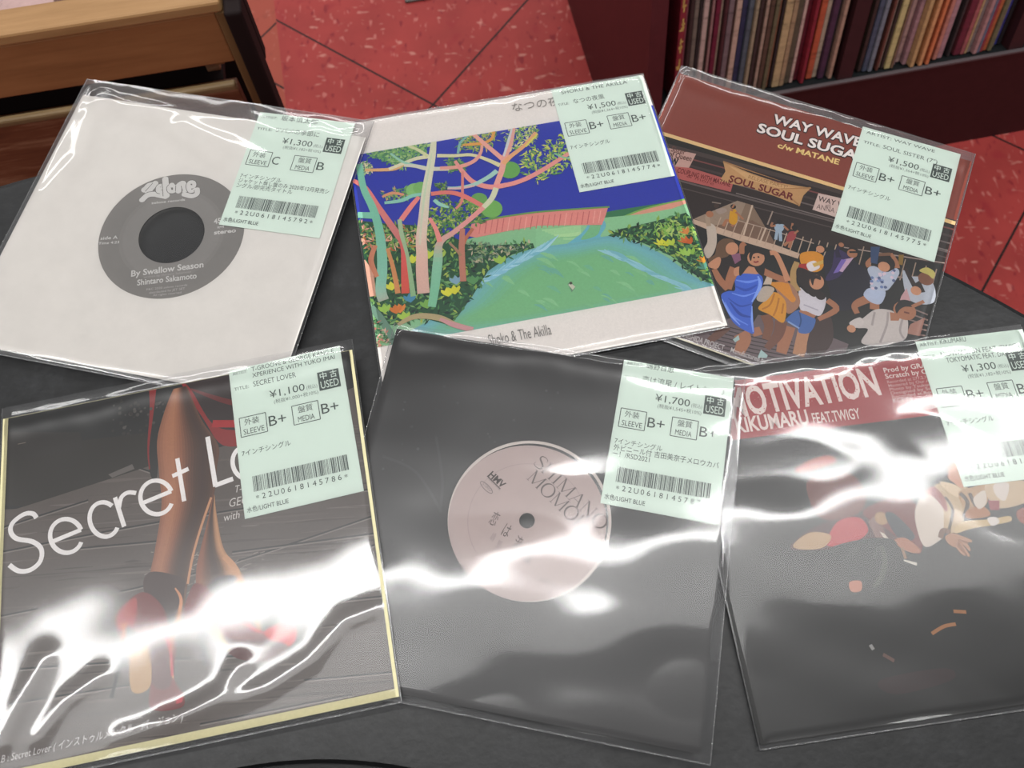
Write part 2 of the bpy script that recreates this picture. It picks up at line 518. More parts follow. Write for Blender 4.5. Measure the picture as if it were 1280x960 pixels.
class Rec:
    def __init__(s, k, label):
        x, y, z, t, a, b, s.w, s.h = FIT[k]
        Rm = Matrix.Rotation(t, 3, 'Z') @ Matrix.Rotation(a, 3, 'X') @ Matrix.Rotation(b, 3, 'Y')
        n = Rm.col[2]
        s.o = Vector((x, y, T + z)); s.R = Rm; s.n = n
        m = Rm.to_4x4(); m.translation = s.o - n * PLANE
        s.root = empty('vinyl_single', m)
        tag(s.root, label, 'record', 'seven inch singles in clear sleeves')
        l, r, b_, t_ = (q / 1000 for q in MARG[k])
        s.cov = (-s.w / 2 + l, s.w / 2 - r, -s.h / 2 + b_, s.h / 2 - t_)
        s.k = k

    def at(s, px, py):
        d = fwd * FPX + rgt * (px - 640) + upv * (480 - py)
        t = (s.o - EYE).dot(s.n) / d.dot(s.n)
        q = s.R.transposed() @ (EYE + d * t - s.o)
        return (q.x, q.y)

    def cover(s, col, veil=0.02, gain=0.95):
        a = Art(Z_COVER1 + 2e-6, s.cov, s.at, veil, gain)
        x0, x1, y0, y1 = s.cov
        v, f = box_data(x0, x1, y0, y1, Z_COVER0, Z_COVER1)
        a.solid(v, f, col)
        return a

    def film(s, seed, waves=1.0, bumps=(), creases=()):
        cre = [([s.at(*p) for p in P], w_ / 1000, h_ / 1000) for P, w_, h_ in creases]
        rnd = random.Random(seed)
        ws = []
        for lam, amp in ((0.120, 0.20), (0.085, 0.16), (0.062, 0.11), (0.048, 0.075), (0.040, 0.05), (0.030, 0.03), (0.021, 0.012)):
            th = rnd.uniform(0, math.pi)
            ws.append((2 * math.pi / lam * math.cos(th), 2 * math.pi / lam * math.sin(th), rnd.uniform(0, 6.28), amp * 1e-3 * waves * rnd.uniform(0.7, 1.2)))
        hw, hh = s.w / 2, s.h / 2
        ct = s.cov[3]

        def ss(a, b, t):
            t = min(max((t - a) / (b - a), 0), 1); return t * t * (3 - 2 * t)

        def z(x, y):
            d = min(hw - abs(x), y + hh)
            e = ss(0, 0.0055, d)
            top = 1 - 0.72 * ss(ct - 0.002, hh, y)
            wv = sum(a * math.sin(kx * x + ky * y + p) for kx, ky, p, a in ws)
            fl_ = ss(ct - 0.022, ct, y)
            rip = fl_ * (0.00016 * math.sin(x * 150 + seed) + 0.00009 * math.sin(x * 370 + 2 * seed + y * 200))
            for bx, by, br, ba in bumps:
                wv += ba * math.exp(-((x - bx) ** 2 + (y - by) ** 2) / br ** 2)
            for P, w_, h_ in cre:
                best = 1e9
                for (ax, ay), (bx, by) in zip(P[:-1], P[1:]):
                    dx, dy = bx - ax, by - ay
                    t = min(max(((x - ax) * dx + (y - ay) * dy) / (dx * dx + dy * dy), 0), 1)
                    best = min(best, (x - ax - t * dx) ** 2 + (y - ay - t * dy) ** 2)
                if best < w_ * w_ * 9: wv += h_ * math.exp(-best / (w_ * w_))
            zz = 0.00012 + e * top * (0.00125 + max(-0.0002, min(0.0016, wv + 0.0001)) * e) + rip * e
            zz += e * 0.00062 * math.exp(-((y - (ct - 0.0045 + 0.0016 * math.sin(x * 55 + seed) + 0.0007 * math.sin(x * 140 + 2 * seed))) / 0.005) ** 2)
            return max(zz, 0.00012 if y > ct or d < 0.003 else 0.00102)
        nx = ny = 110
        V, Fc = [], []
        # finer spacing near the edges
        def sp(i, n): u = i / n; return u + 0.10 * math.sin(4 * math.pi * u) / (-2 * math.pi) * 1.0
        xs = [-hw + s.w * sp(i, nx) for i in range(nx + 1)]
        ys = [-hh + s.h * sp(j, ny) for j in range(ny + 1)]
        for yy in ys:
            for xx in xs: V.append((xx, yy, z(xx, yy)))
        for j in range(ny):
            for i in range(nx):
                a = j * (nx + 1) + i
                Fc.append((a, a + 1, a + nx + 2, a + nx + 1))
        n0 = len(V)
        V += [(-hw, -hh, 0.00002), (hw, -hh, 0.00002), (hw, hh, 0.00002), (-hw, hh, 0.00002)]
        k_back = len(Fc); Fc.append((n0, n0 + 3, n0 + 2, n0 + 1))
        # welded edges: a thin bead down both sides and along the bottom
        def bead(a, b, r):
            n1 = len(V); m_ = 8; d = (Vector(b) - Vector(a)).normalized(); sd = Vector((-d.y, d.x, 0))
            for P in (a, b):
                for q in range(m_):
                    an = 2 * math.pi * q / m_
                    o = Vector(P) + sd * math.cos(an) * r * 1.5 + Vector((0, 0, 1)) * (math.sin(an) * r + r)
                    V.append(tuple(o))
            for q in range(m_): Fc.append((n1 + q, n1 + (q + 1) % m_, n1 + m_ + (q + 1) % m_, n1 + m_ + q))
        bead((-hw, -hh, 0), (hw, -hh, 0), 0.00022)
        bead((-hw, -hh, 0), (-hw, hh, 0), 0.00016)
        bead((hw, hh, 0), (hw, -hh, 0), 0.00016)
        o = mesh_obj('clear_sleeve', V, Fc, [MAT_FILM, MAT_FILM_BACK], s.root, fmat=[1 if i == k_back else 0 for i in range(len(Fc))], smooth=True)
        return o

    def sticker(s, bl, br, lines, tl=None, width=None):
        A = Vector(s.at(*bl))
        if tl:
            up = (Vector(s.at(*tl)) - A).normalized(); ux = Vector((up.y, -up.x)); w = width
        else:
            d = Vector(s.at(*br)) - A; w = d.length; ux = d.normalized()
        uy = Vector((-ux.y, ux.x)); h = w * 1.37
        top = (s.h / 2 - 0.0008 - A.y) / uy.y               # stays inside the film
        h = min(h, top)
        a = Art(0.00100, (-1, 1, -1, 1), None, 0.015, 0.90)
        H0 = w * 1.37
        def P(u, v_): q = A + ux * (u * w) + uy * ((1 - v_) * H0); return (q.x, q.y)
        c0 = [A, A + ux * w, A + ux * w + uy * h, A + uy * h]
        # the paper itself
        a.solid([(q.x, q.y, z_) for z_ in (0.00093, 0.00100) for q in c0], [(3, 2, 1, 0), (4, 5, 6, 7), (0, 1, 5, 4), (1, 2, 6, 5), (2, 3, 7, 6), (3, 0, 4, 7)], '#d3e0d6')
        a.clip = (s.at(0, 0)[0] - 9, 9, -9, min(9, 9))
        K = '#4a5350'
        def t(txt, u0, v0, u1, hgt, col=K, bold=0.0):
            if v0 > 1 - h / H0 + 0.022: a.text(txt, P(u0, v0), P(u1, v0), col, hgt * H0, bold, True)
        for L in lines['head']: t(*L)
        t(lines['yen'], .33, .255, .64, .048)
        t('(税込)', .655, .253, .75, .022, '#75807b')
        t(lines['tax'], .36, .298, .75, .022, '#68736e')
        a.poly([P(.765, .155), P(.955, .155), P(.955, .285), P(.765, .285)], '#4c5552', True)
        t('中', .785, .205, .845, .036, '#d3e0d6', .012); t('古', .875, .205, .935, .036, '#d3e0d6', .012)
        t('USED', .782, .272, .940, .050, '#d3e0d6', .004)
        def frame(u0, v0, u1, v1):
            for q in (((u0, v0), (u1, v0)), ((u1, v0), (u1, v1)), ((u1, v1), (u0, v1)), ((u0, v1), (u0, v0))):
                a.strip([P(*q[0]), P(*q[1])], 0.00042, K, True, False)
        frame(.045, .345, .275, .475); frame(.505, .345, .735, .475)
        t('外装', .085, .398, .215, .034); t('SLEEVE', .070, .462, .250, .036)
        t('盤質', .555, .398, .685, .034); t('MEDIA', .545, .462, .690, .036)
        t(lines['sl'], .295, .445, .295 + .075 * len(lines['sl']), .068); t(lines['me'], .755, .445, .755 + .075 * len(lines['me']), .068)
        for L in lines['note']: t(*L)
        rb = random.Random(s.k + 'bars')
        u = .10
        while u < .90:
            bw = rb.choice((.004, .004, .005, .011))
            a.poly([P(u, .745), P(u + bw, .745), P(u + bw, .845), P(u, .845)], '#59625f', True)
            u += bw + rb.choice((.004, .005, .005, .010))
        for i, ch in enumerate(lines['code']):
            uu = .125 + i * .0535
            a.glyph(ch, P(uu, .905 if ch == '*' else .898), ux, uy, .034 * H0, K)
        t('水色/LIGHT BLUE', .025, .965, .375, .028)
        return a.build('price_sticker', MAT_STICKER, s.root)


def plate_with_hole(a, rect, c, r, z0, z1, col, rim):
    """a sheet with a round hole"""
    x0, x1, y0, y1 = rect
    angs = sorted([2 * math.pi * k / 96 for k in range(96)] + [math.atan2(y - c[1], x - c[0]) % (2 * math.pi) for x in (x0, x1) for y in (y0, y1)])
    I, O = [], []
    for t in angs:
        dx, dy = math.cos(t), math.sin(t)
        k = min(((x1 - c[0]) / dx if dx > 1e-9 else (x0 - c[0]) / dx if dx < -1e-9 else 9), ((y1 - c[1]) / dy if dy > 1e-9 else (y0 - c[1]) / dy if dy < -1e-9 else 9))
        I.append((c[0] + dx * r, c[1] + dy * r)); O.append((c[0] + dx * k, c[1] + dy * k))
    n = len(angs)
    V = [(*p, z1) for p in I] + [(*p, z1) for p in O] + [(*p, z0) for p in I] + [(*p, z0) for p in O]
    top = [(i, n + i, n + (i + 1) % n, (i + 1) % n) for i in range(n)]
    bot = [(2 * n + i, 2 * n + (i + 1) % n, 3 * n + (i + 1) % n, 3 * n + i) for i in range(n)]
    out = [(n + i, 3 * n + i, 3 * n + (i + 1) % n, n + (i + 1) % n) for i in range(n)]
    inn = [(i, (i + 1) % n, 2 * n + (i + 1) % n, 2 * n + i) for i in range(n)]
    a.solid(V, top + bot + out, col); a.solid(V, inn, rim)


def vinyl_disc(parent, c, hole, r=0.0872):
    v, f = lathe([(hole, 0.00010), (r - 0.0004, 0.00010), (r, 0.00022), (r - 0.0004, 0.00034), (hole, 0.00034), (hole, 0.00010)], 120)
    v = [(x + c[0], y + c[1], z) for x, y, z in v]
    return mesh_obj('vinyl_record', v, f, MAT_VINYL, parent)


def label_ring(a, c, r0_, r1_, col, z):
    n = 96
    V = []
    for r in (r0_, r1_):
        for zz in (z - 0.00003, z): V += [(c[0] + r * math.cos(2 * math.pi * k / n), c[1] + r * math.sin(2 * math.pi * k / n), zz) for k in range(n)]
    F_ = []
    for k in range(n):
        j = (k + 1) % n
        F_ += [(n + k, 3 * n + k, 3 * n + j, n + j), (k, j, 2 * n + j, 2 * n + k), (2 * n + k, 2 * n + j, 3 * n + j, 3 * n + k), (k, n + k, n + j, j)]
    a.solid(V, F_, col)


S7 = '7インチシングル'
NOTE7 = [(S7, .035, .600, .455, .030)]

# ------------------------------------------------------------------ record A: white sleeve, grey label in the window
ra = Rec('A', 'record in plain white paper sleeve with a grey ring label in its round window')
a = Art(0.00050, ra.cov, ra.at, 0.02, 0.95)
cA = (0.0012, -0.0050)
plate_with_hole(a, ra.cov, cA, 0.0420, 0.00046, Z_COVER1, '#dedad5', '#d0ccc6')
a.build('paper_sleeve', MAT_PAPER, ra.root)
vd = vinyl_disc(ra.root, cA, 0.0190)
a = Art(0.00036, (-1, 1, -1, 1), ra.at, 0.02, 0.95)
label_ring(a, cA, 0.0190, 0.0435, '#8a8784', 0.00038)
a.z = 0.00039
z = zm(110, 200, 5.333)
for rr_, ww_, cc_ in ((0.0247, 0.0114, '#8e8b88'), (0.0236, 0.0092, '#918e8b')):
    a.strip([(cA[0] + rr_ * math.cos(math.pi * k / 40), cA[1] + rr_ * math.sin(math.pi * k / 40)) for k in range(81)], ww_, cc_, True, False)
a.wk = 0.72
LG = '#d2d0cd'; DK = '#747270'
def blob(pts, w, out=0.0010):
    P = z(*pts)
    a.strip(P, [k + out for k in w] if isinstance(w, list) else w + out, DK); a.strip(P, w, LG)
    for q, k in ((P[0], w[0] if isinstance(w, list) else w), (P[-1], w[-1] if isinstance(w, list) else w)):
        a.disc(q, k / 2, LG)
# bubble lettering
blob([(375, 195), (400, 165), (445, 155)], .0040); blob([(445, 160), (395, 215)], .0046); blob([(360, 262), (395, 232), (440, 225), (475, 232), (515, 240)], .0050)
blob([(470, 192), (500, 180), (488, 165), (466, 175), (464, 205), (490, 212)], .0030)
blob([(513, 125), (518, 180), (522, 235)], .0052)
blob([(556, 165), (578, 178), (572, 205), (545, 205), (538, 180), (556, 165)], .0034)
blob([(602, 205), (604, 165)], .0046); blob([(608, 160), (632, 150), (644, 185)], .0044); blob([(650, 205), (658, 212)], .0040)
blob([(675, 178), (705, 172), (702, 148), (678, 146), (666, 172), (680, 205), (712, 198)], .0034)
blob([(640, 226), (690, 238), (725, 222), (726, 195)], .0044)
a.text('zelone records', *z((420, 292), (645, 268)), LG, .0016, .012)
a.text('side A', *z((80, 530), (195, 522)), LG, .0021, .015); a.text('Time 4:23', *z((67, 562), (205, 552)), LG, .0016, .012)
a.text('By Swallow Season', *z((285, 775), (768, 712)), LG, .0038, .018)
a.text('written by Shintaro Sakamoto', *z((368, 785), (685, 748)), '#a9a6a3', .0012, .006)
a.text('Shintaro Sakamoto', *z((325, 834), (722, 786)), LG, .0036, .018)
a.text('P&C 2020 zelone records', *z((388, 868), (660, 836)), '#b5b2af', .0013, .008)
a.text('distributed by JET SET', *z((405, 890), (645, 860)), '#b5b2af', .0013, .008)
a.text('All rights reserved', *z((430, 906), (620, 886)), '#b5b2af', .0012, .006)
a.text('45', *z((838, 424), (885, 416)), LG, .0034, .02); a.text('RPM', *z((862, 455), (905, 448)), LG, .0016, .01); a.text('stereo', *z((838, 494), (985, 478)), LG, .0026, .03)
a.build('center_label', MAT_PAPER, vd)
ra.sticker((273.7, 281), (399.5, 298), dict(
    head=[('ARTIST:', .03, .050, .20, .022), ('坂本慎太郎', .24, .050, .62, .036), ('TITLE:', .03, .160, .19, .022), ('ツバメの季節に', .22, .160, .68, .036)],
    yen='¥1,300', tax='(税抜¥1,182+税10%)', sl='C', me='B', code='*22U0618145792*',
    note=[(S7, .035, .590, .455, .030), ('ジャケット無し盤のみ 2020年12月発売シ', .035, .632, .955, .030), ('ングル/即完売タイトル', .035, .674, .60, .030)]))
ra.film(3, 0.9, ((-0.075, 0.06, 0.015, 0.0004),), (
    (((60, 240), (100, 195), (108, 150), (130, 122)), 6, .9), (((130, 122), (190, 140), (250, 175), (330, 232)), 8, 1.25),
    (((230, 160), (290, 182), (330, 200)), 7, 1.0), (((300, 130), (340, 165), (410, 200)), 7, 1.1), (((400, 160), (425, 178), (445, 168)), 6, .9)))

# ------------------------------------------------------------------ record B: painting of trees round a pond on a white cover
rb_ = Rec('B', 'record with a painting of pink trees round a green pond on a white cover')
a = rb_.cover('#e2dcd7')
x0, x1, y0, y1 = rb_.cov
a.clip = (x0, x1, -0.0650, 0.0650)
BLUE = '#3440a8'
z6, z7, z8 = zm(430, 130, 5.333), zm(430, 290, 5.333), zm(670, 230, 5.333)
a.poly([(x0, -.065), (x1, -.065), (x1, .065), (x0, .065)], BLUE, True)
a.poly(z8((-1500, 520), (-700, 430), (-400, 352), (0, 272), (110, 245), (330, 215), (600, 165), (860, 125), (1010, 100), (1260, 700), (-1500, 1300)), '#8cbd92')
a.poly(z8((0, 265), (130, 243), (400, 200), (520, 175), (860, 122), (700, 180), (610, 215), (400, 225), (200, 245)), '#3f7a55')
a.poly(z8((600, 215), (700, 175), (860, 135), (1000, 105), (1010, 125), (900, 165), (760, 200), (640, 222)), '#d99a86')
a.strip(z8((590, 215), (700, 172), (860, 130), (1005, 98)), .0011, '#7fae5a')
a.poly(z8((0, 275), (110, 255), (330, 222), (430, 225), (700, 200), (1030, 140), (1100, 330), (0, 420)), '#90c296')
for k in range(9):
    a.strip(z8((20 + k * 20, 300 + k * 8), (160 + k * 10, 285 + k * 10), (300, 262 + k * 12)), .0012, random.Random(k).choice(('#a3cd9c', '#8fc090', '#b0d3a0')))
# stream and pond
a.poly(z8((330, 238), (380, 225), (450, 240), (465, 285), (430, 350), (520, 345), (200, 420), (300, 330), (345, 270)), '#6fb0c2', smooth=True)
a.poly(z8((375, 240), (425, 250), (430, 290), (400, 345), (300, 370), (350, 300)), '#7cb789', smooth=True)
pond = z8((-90, 450), (60, 415), (250, 390), (420, 355), (530, 345), (640, 375), (760, 425), (880, 490), (1000, 580), (1100, 640), (1230, 700), (1000, 800), (-900, 1100), (-620, 850), (-400, 620), (-250, 520))
a.poly(pond, '#74adb6', smooth=True)
def shrink(pts, k, c):
    return [(c[0] + (x - c[0]) * k, c[1] + (y - c[1]) * k) for x, y in pts]
pc = z8((330, 640))[0]
pond_cols = ['#77b2b8', '#79b3b2', '#79b4aa', '#79b4a0', '#7ab596', '#7bb58e', '#7cb588', '#7eb787']
for i, c in enumerate(pond_cols):
    a.poly(shrink(pond, 0.94 - i * 0.055, pc), c, smooth=True)
rn = random.Random(5)
for k in range(70):
    x, y = rn.uniform(-500, 1000), rn.uniform(400, 860)
    if abs(x - 330) / 760 + abs(y - 640) / 330 > 0.95: continue
    L = rn.uniform(40, 130); c = rn.choice(('#80b98b', '#78b494', '#86bd8c', '#74ae9c', '#8cc192'))
    a.strip(z8((x, y), (x + L * .5, y + L * .12), (x + L, y + L * .5)), [.0004, rn.uniform(.001, .003), .0004], c)
for k in range(26):
    t = k / 25
    x, y = 470 + t * 560, 400 + t * 270
    a.strip(z8((x - 60, y + rn.uniform(0, 40)), (x + 30, y + 40 + rn.uniform(0, 30)), (x + 110, y + 100)), [.0005, rn.uniform(.001, .0028), .0004], rn.choice(('#8fc0cc', '#84b9c8', '#9ac6d2', '#7db3c0')))
for k in range(26):
    t = k / 25
    x, y = -560 + t * 560, 760 - t * 310
    a.strip(z8((x, y), (x + 60, y - 20), (x + 150, y - 110)), [.0005, rn.uniform(.001, .0026), .0004], rn.choice(('#9cc8d6', '#8dbfd2', '#a8cfdc', '#7fb6c6')))
# a small raft on the water
a.poly(z8((210, 665), (235, 652), (262, 690), (238, 722)), '#6c8f76'); a.poly(z8((215, 672), (228, 655), (262, 685), (245, 705)), '#c9c4b4'); a.disc(z8((232, 660))[0], .0009, '#4d4a44')
# cliff
a.poly(z6((850, 800), (960, 775), (1120, 745), (1340, 720), (1760, 690), (1745, 740), (1720, 805), (1300, 810), (1120, 840), (880, 890), (830, 880)), '#d98e86')
for k in range(22):
    x = 900 + k * 38
    a.strip(z6((x + 14, 775 - k * 3.2), (x, 865 - k * 3.5)), .0005, rn.choice(('#c47872', '#e5a99c', '#b96a68')), smooth=False)
a.strip(z6((830, 795), (1000, 762), (1150, 738), (1340, 715), (1770, 685)), .0012, '#6d9a58')
# undergrowth
LEAF = ['#2f5a3c', '#3f6f45', '#4e8450', '#274a38', '#6f9a52', '#8fae55', '#35614c', '#203d33', '#578a5d', '#a9b95a', '#1f3a3a', '#7aa868']
def leaves(fn, pts, n, cols, lw=.0012, ll=.0042, seed=1, up=None):
    """scatter n pointed leaves inside a polygon of enlargement points"""
    rq = random.Random(seed); z0 = a.z
    xs = [p[0] for p in pts]; ys = [p[1] for p in pts]
    m = 0; g = 0
    while m < n and g < n * 30:
        g += 1
        x, y = rq.uniform(min(xs), max(xs)), rq.uniform(min(ys), max(ys))
        ins = False
        for i in range(len(pts)):
            (ax, ay), (bx, by) = pts[i - 1], pts[i]
            if (ay > y) != (by > y) and x < (bx - ax) * (y - ay) / (by - ay) + ax: ins = not ins
        if not ins: continue
        p = a.at(*fn((x, y))[0]); t = rq.uniform(0, 6.283) if up is None else up + rq.uniform(-.9, .9)
        l, w = ll * rq.uniform(.5, 1.2), lw * rq.uniform(.6, 1.3)
        dx, dy = math.cos(t), math.sin(t)
        a.poly([(p[0], p[1]), (p[0] + dx * l * .5 - dy * w / 2, p[1] + dy * l * .5 + dx * w / 2), (p[0] + dx * l, p[1] + dy * l), (p[0] + dx * l * .5 + dy * w / 2, p[1] + dy * l * .5 - dx * w / 2)], rq.choice(cols), True, z=z0 + 1e-6 * (1 + m % 8))
        m += 1
    a.z = z0 + 9e-6
right_bank = [(480, 345), (560, 300), (700, 270), (860, 230), (1000, 190), (1060, 250), (1130, 420), (1190, 560), (1240, 690), (1160, 660), (1040, 590), (900, 480), (780, 420), (660, 370), (560, 345)]
a.poly(z8(*right_bank), '#2c4f3c')
leaves(z8, right_bank, 420, LEAF, .0016, .0046, 2)
leaves(z8, [(780, 280), (1000, 230), (1090, 330), (1000, 350), (800, 330)], 70, ['#9cc063', '#7fb04f', '#b7cc74'], .0012, .005, 3)
for q, c in (((838, 410), '#d8d545'), ((880, 415), '#cdcc3c'), ((915, 410), '#b9cc4c'), ((1000, 395), '#d0703c'), ((1035, 400), '#c8622f'), ((1010, 335), '#d78a4a'), ((1125, 525), '#d5913a'), ((990, 470), '#9cc257'), ((1050, 470), '#8db64d'), ((1130, 570), '#5f9a86'), ((1020, 480), '#a4c860')):
    p = a.at(*z8(q)[0])
    for t in (-.5, .1, .7):
        a.poly([(p[0] + math.cos(1.8 + t) * d * .0052 + sx_ * .0011 * math.sin(d * 3.1), p[1] + math.sin(1.8 + t) * d * .0052) for d, sx_ in ((0, 0), (.35, 1), (.7, 1), (1, 0), (.7, -1), (.35, -1))], c, True)
left_bank = [(80, -80), (240, -60), (560, -40), (830, 80), (960, 90), (1260, 75), (1270, 105), (1120, 150), (960, 260), (860, 420), (760, 560), (700, 620), (480, 560), (350, 620), (220, 620), (160, 380)]
a.poly(z7(*left_bank), '#31573f')
leaves(z7, left_bank, 760, LEAF, .0015, .0044, 4)
leaves(z7, [(100, -60), (560, -40), (560, 100), (140, 120)], 160, ['#d9a08c', '#c97f66', '#9fb56a', '#5a8a54', '#7f9c4e', '#b0653f', '#e0b89a'], .0012, .0046, 6)
leaves(z7, [(820, 80), (1260, 75), (1200, 120), (860, 250)], 130, ['#6f8a74', '#8f9a72', '#49695a', '#c5b59c', '#2c4a42', '#87a07c'], .0012, .0038, 7)
for q, c in (((455, 180), '#cfd34a'), ((560, 150), '#bccb50'), ((640, 150), '#aac35a'), ((315, 360), '#d4d24a'), ((690, 400), '#dcd64a'), ((735, 385), '#d3cf42'), ((370, 510), '#d98a45'), ((345, 515), '#cf7a3c'), ((270, 510), '#9ec35a'), ((400, 560), '#a6c456'), ((1040, 185), '#9fbf55'), ((550, 480), '#7fae58'), ((860, 320), '#5f9560'), ((440, 440), '#4f8fae'), ((745, 320), '#86a9bd')):
    p = a.at(*z7(q)[0])
    for t in (-.55, 0, .55):
        a.poly([(p[0] + math.cos(1.57 + t) * d * .0062 + sx_ * .0016 * math.sin(d * 3.1), p[1] - .003 + math.sin(1.57 + t) * d * .0062) for d, sx_ in ((0, 0), (.35, 1), (.7, 1), (1, 0), (.7, -1), (.35, -1))], c, True)
# crowns behind the branches
leaves(z6, [(130, 340), (300, 300), (560, 260), (540, 330), (440, 360), (400, 430), (330, 400), (260, 370)], 495, ['#6fa36a', '#8fb873', '#5a8f63', '#a6c684', '#4f7f6a', '#7fae72'], .0012, .0036, 8)
leaves(z6, [(120, 380), (180, 400), (200, 450), (140, 470)], 75, ['#a9c08a', '#5f8f66', '#e2d8b0'], .001, .003, 9)
leaves(z6, [(690, 360), (800, 380), (800, 450), (700, 440)], 105, ['#5d8f60', '#4d7f55', '#79a46a'], .0014, .003, 10)
leaves(z6, [(760, 230), (1020, 170), (1030, 230), (930, 320), (760, 290)], 225, ['#7fae62', '#a9b860', '#5f8f5c', '#cfc070'], .0008, .0036, 11)
leaves(z6, [(1070, 180), (1280, 130), (1280, 250), (1180, 300), (1080, 300)], 195, ['#6fa35c', '#8fb45e', '#a9c070', '#d8d8a0'], .0008, .0036, 12)
leaves(z6, [(560, 700), (760, 640), (920, 640), (960, 760), (820, 830), (640, 900), (540, 860)], 495, ['#4d7f4d', '#6f9a52', '#90ae5c', '#3c6a45', '#b9c070', '#5d8a50'], .0013, .0034, 13)
leaves(z6, [(1200, 330), (1500, 180), (1760, 120), (1800, 210), (1560, 400), (1300, 520), (1200, 470)], 495, ['#8fb45e', '#c2cc66', '#6fa060', '#a9c470', '#d8d870', '#5a8f62'], .0012, .0038, 14)
leaves(z6, [(250, 590), (420, 560), (560, 560), (540, 610), (300, 640)], 135, ['#6fa062', '#8fb870', '#c9a27a', '#5a8f62'], .001, .0036, 15)
leaves(z6, [(590, 530), (690, 530), (690, 570), (600, 640), (690, 640), (690, 600)], 90, ['#5a7f4c', '#7fa35c', '#43683f'], .0008, .0026, 16)
for q, r, c in (((1105, 440), .0062, '#6fa85e'), ((470, 575), .0050, '#8cbc78'), ((985, 700), .0062, '#79b060'), ((900, 640), .0050, '#6fa35c'), ((510, 560), .0044, '#7fb06c')):
    a.disc(z6(q)[0], r, c)
# branches and trunks
def br(pts, w, c, f=z6): a.strip(f(*pts), [k / 1000 * (.62 if max(w) < 6 else .5) for k in w], c)
br([(140, 440), (240, 440), (340, 432), (400, 400)], (3.2, 3.6, 4, 3), '#d9ae80')
br([(300, 435), (400, 395), (480, 365), (570, 350)], (3.4, 3.6, 4, 4.6), '#d8d3b4')
br([(430, 280), (500, 310), (560, 350)], (3, 3.2, 4), '#cfd0a4')
br([(310, 330), (400, 390), (540, 425)], (2.2, 2.6, 4), '#9cc8b4')
br([(400, 410), (480, 415), (560, 432), (700, 432)], (3, 4, 4.6, 4.6), '#cfcdbd')
br([(620, 345), (740, 345), (850, 340), (950, 370), (1040, 410)], (5, 4.6, 4.4, 4.6, 6), '#d6d2a8')
br([(640, 428), (760, 420), (860, 385), (910, 330), (920, 270)], (3.8, 4.2, 4, 3, 2.6), '#e0a396')
br([(790, 275), (860, 268), (930, 262), (985, 230), (1000, 180)], (2.6, 3.4, 3.6, 3, 3), '#dba25a')
br([(760, 330), (775, 260), (830, 210)], (2.4, 2.4, 2), '#84b8b0')
br([(860, 200), (930, 260), (1060, 370)], (4, 4.4, 5), '#e2a89c')
br([(1130, 160), (1110, 260), (1070, 360), (1050, 450), (1010, 555)], (5, 6, 7, 7, 6.6), '#dfa79c')
br([(1120, 160), (1095, 250), (1065, 350)], (1.6, 2.6, 2), '#c9cfd0')
br([(1280, 190), (1200, 280), (1110, 350), (1060, 400)], (4, 4, 4.6, 5), '#dfaa80')
br([(1290, 200), (1210, 285)], (2, 2), '#d5cf68')
br([(740, 380), (790, 450), (860, 520), (960, 552), (1040, 548), (1160, 520), (1290, 460), (1500, 330)], (3, 4.4, 5, 5.4, 5.4, 5, 4.8, 4), '#e09a94')
br([(1400, 330), (1480, 360), (1560, 345), (1640, 300)], (1.6, 2, 1.8, 1.4), '#8cc0a0')
br([(1020, 445), (960, 490), (860, 540), (760, 560), (690, 560)], (5, 4.6, 4, 3.6, 3), '#a6c9bd')
br([(870, 545), (780, 562), (690, 565)], (2, 2.4, 2), '#d5b6b4')
br([(790, 450), (790, 560), (785, 650), (745, 700)], (2.4, 2.6, 2.6, 2.4), '#d88a80')
br([(580, 600), (700, 590), (800, 615), (940, 690)], (4.4, 4.6, 5, 4.6), '#d98078')
br([(1015, 560), (985, 630), (930, 690)], (5.4, 5.4, 5), '#cfd0b4')
br([(270, 660), (380, 645), (450, 615), (520, 600)], (3, 4, 4, 3), '#8fc4b4')
br([(600, 640), (640, 670), (700, 690)], (3.4, 4, 2), '#9ccabb')
br([(500, 620), (450, 680), (380, 775)], (4, 5, 5), '#e08a86')
br([(255, 620), (320, 595), (400, 605)], (2.4, 3.2, 2.4), '#d59a78')
br([(60, 510), (140, 560), (230, 690), (350, 860), (385, 910), (400, 975), (405, 1113), (410, 1263)], (5, 6.6, 7, 8, 8, 7, 8, 9), ['#df7f7c', '#dd8482', '#c9807c', '#d06a68', '#d7605c', '#cf5c4c'])
br([(370, 770), (385, 870), (420, 1000), (440, 1120), (462, 1283)], (5, 5, 4, 5, 6), ['#a9bf9c', '#9cb894', '#8fb58a'])
br([(100, 400), (130, 560), (190, 690), (230, 820), (250, 960), (255, 1100), (245, 1240), (265, 1310)], (8, 8, 9, 10, 11, 11.5, 12, 12), ['#84c4ac', '#82c0a8', '#80bda4', '#86bfa9', '#8cc0ac', '#b3b4a6'])
br([(600, 225), (590, 330), (570, 450), (545, 600), (530, 750), (515, 900), (520, 1000), (520, 1110), (530, 1263)], (6, 8.4, 9.4, 10.4, 11.4, 12.4, 13, 13.6, 13.6), ['#d3d2b6', '#d5d3ba', '#d3d0ba', '#d6c8b8', '#d8bcae', '#d8b3a6', '#d2aea2'])
br([(585, 330), (560, 470), (535, 620), (515, 800), (505, 940)], (1, 1.6, 2, 2, 2), ['#c6d0b4', '#c0cdb4', '#d0c8b6'])
br([(930, 690), (850, 760), (740, 850), (640, 925), (625, 1053), (605, 1233), (585, 1353)], (6, 6, 6.4, 8, 11, 10, 9), ['#e09c98', '#df9a98', '#d9a09a', '#c9aca0', '#8fc0a4', '#84bfa0', '#84c09c'])
br([(90, 740), (200, 745)], (8, 9), '#82c0a8')
br([(570, 760), (610, 830), (640, 920)], (4, 5, 6), '#e2938c')
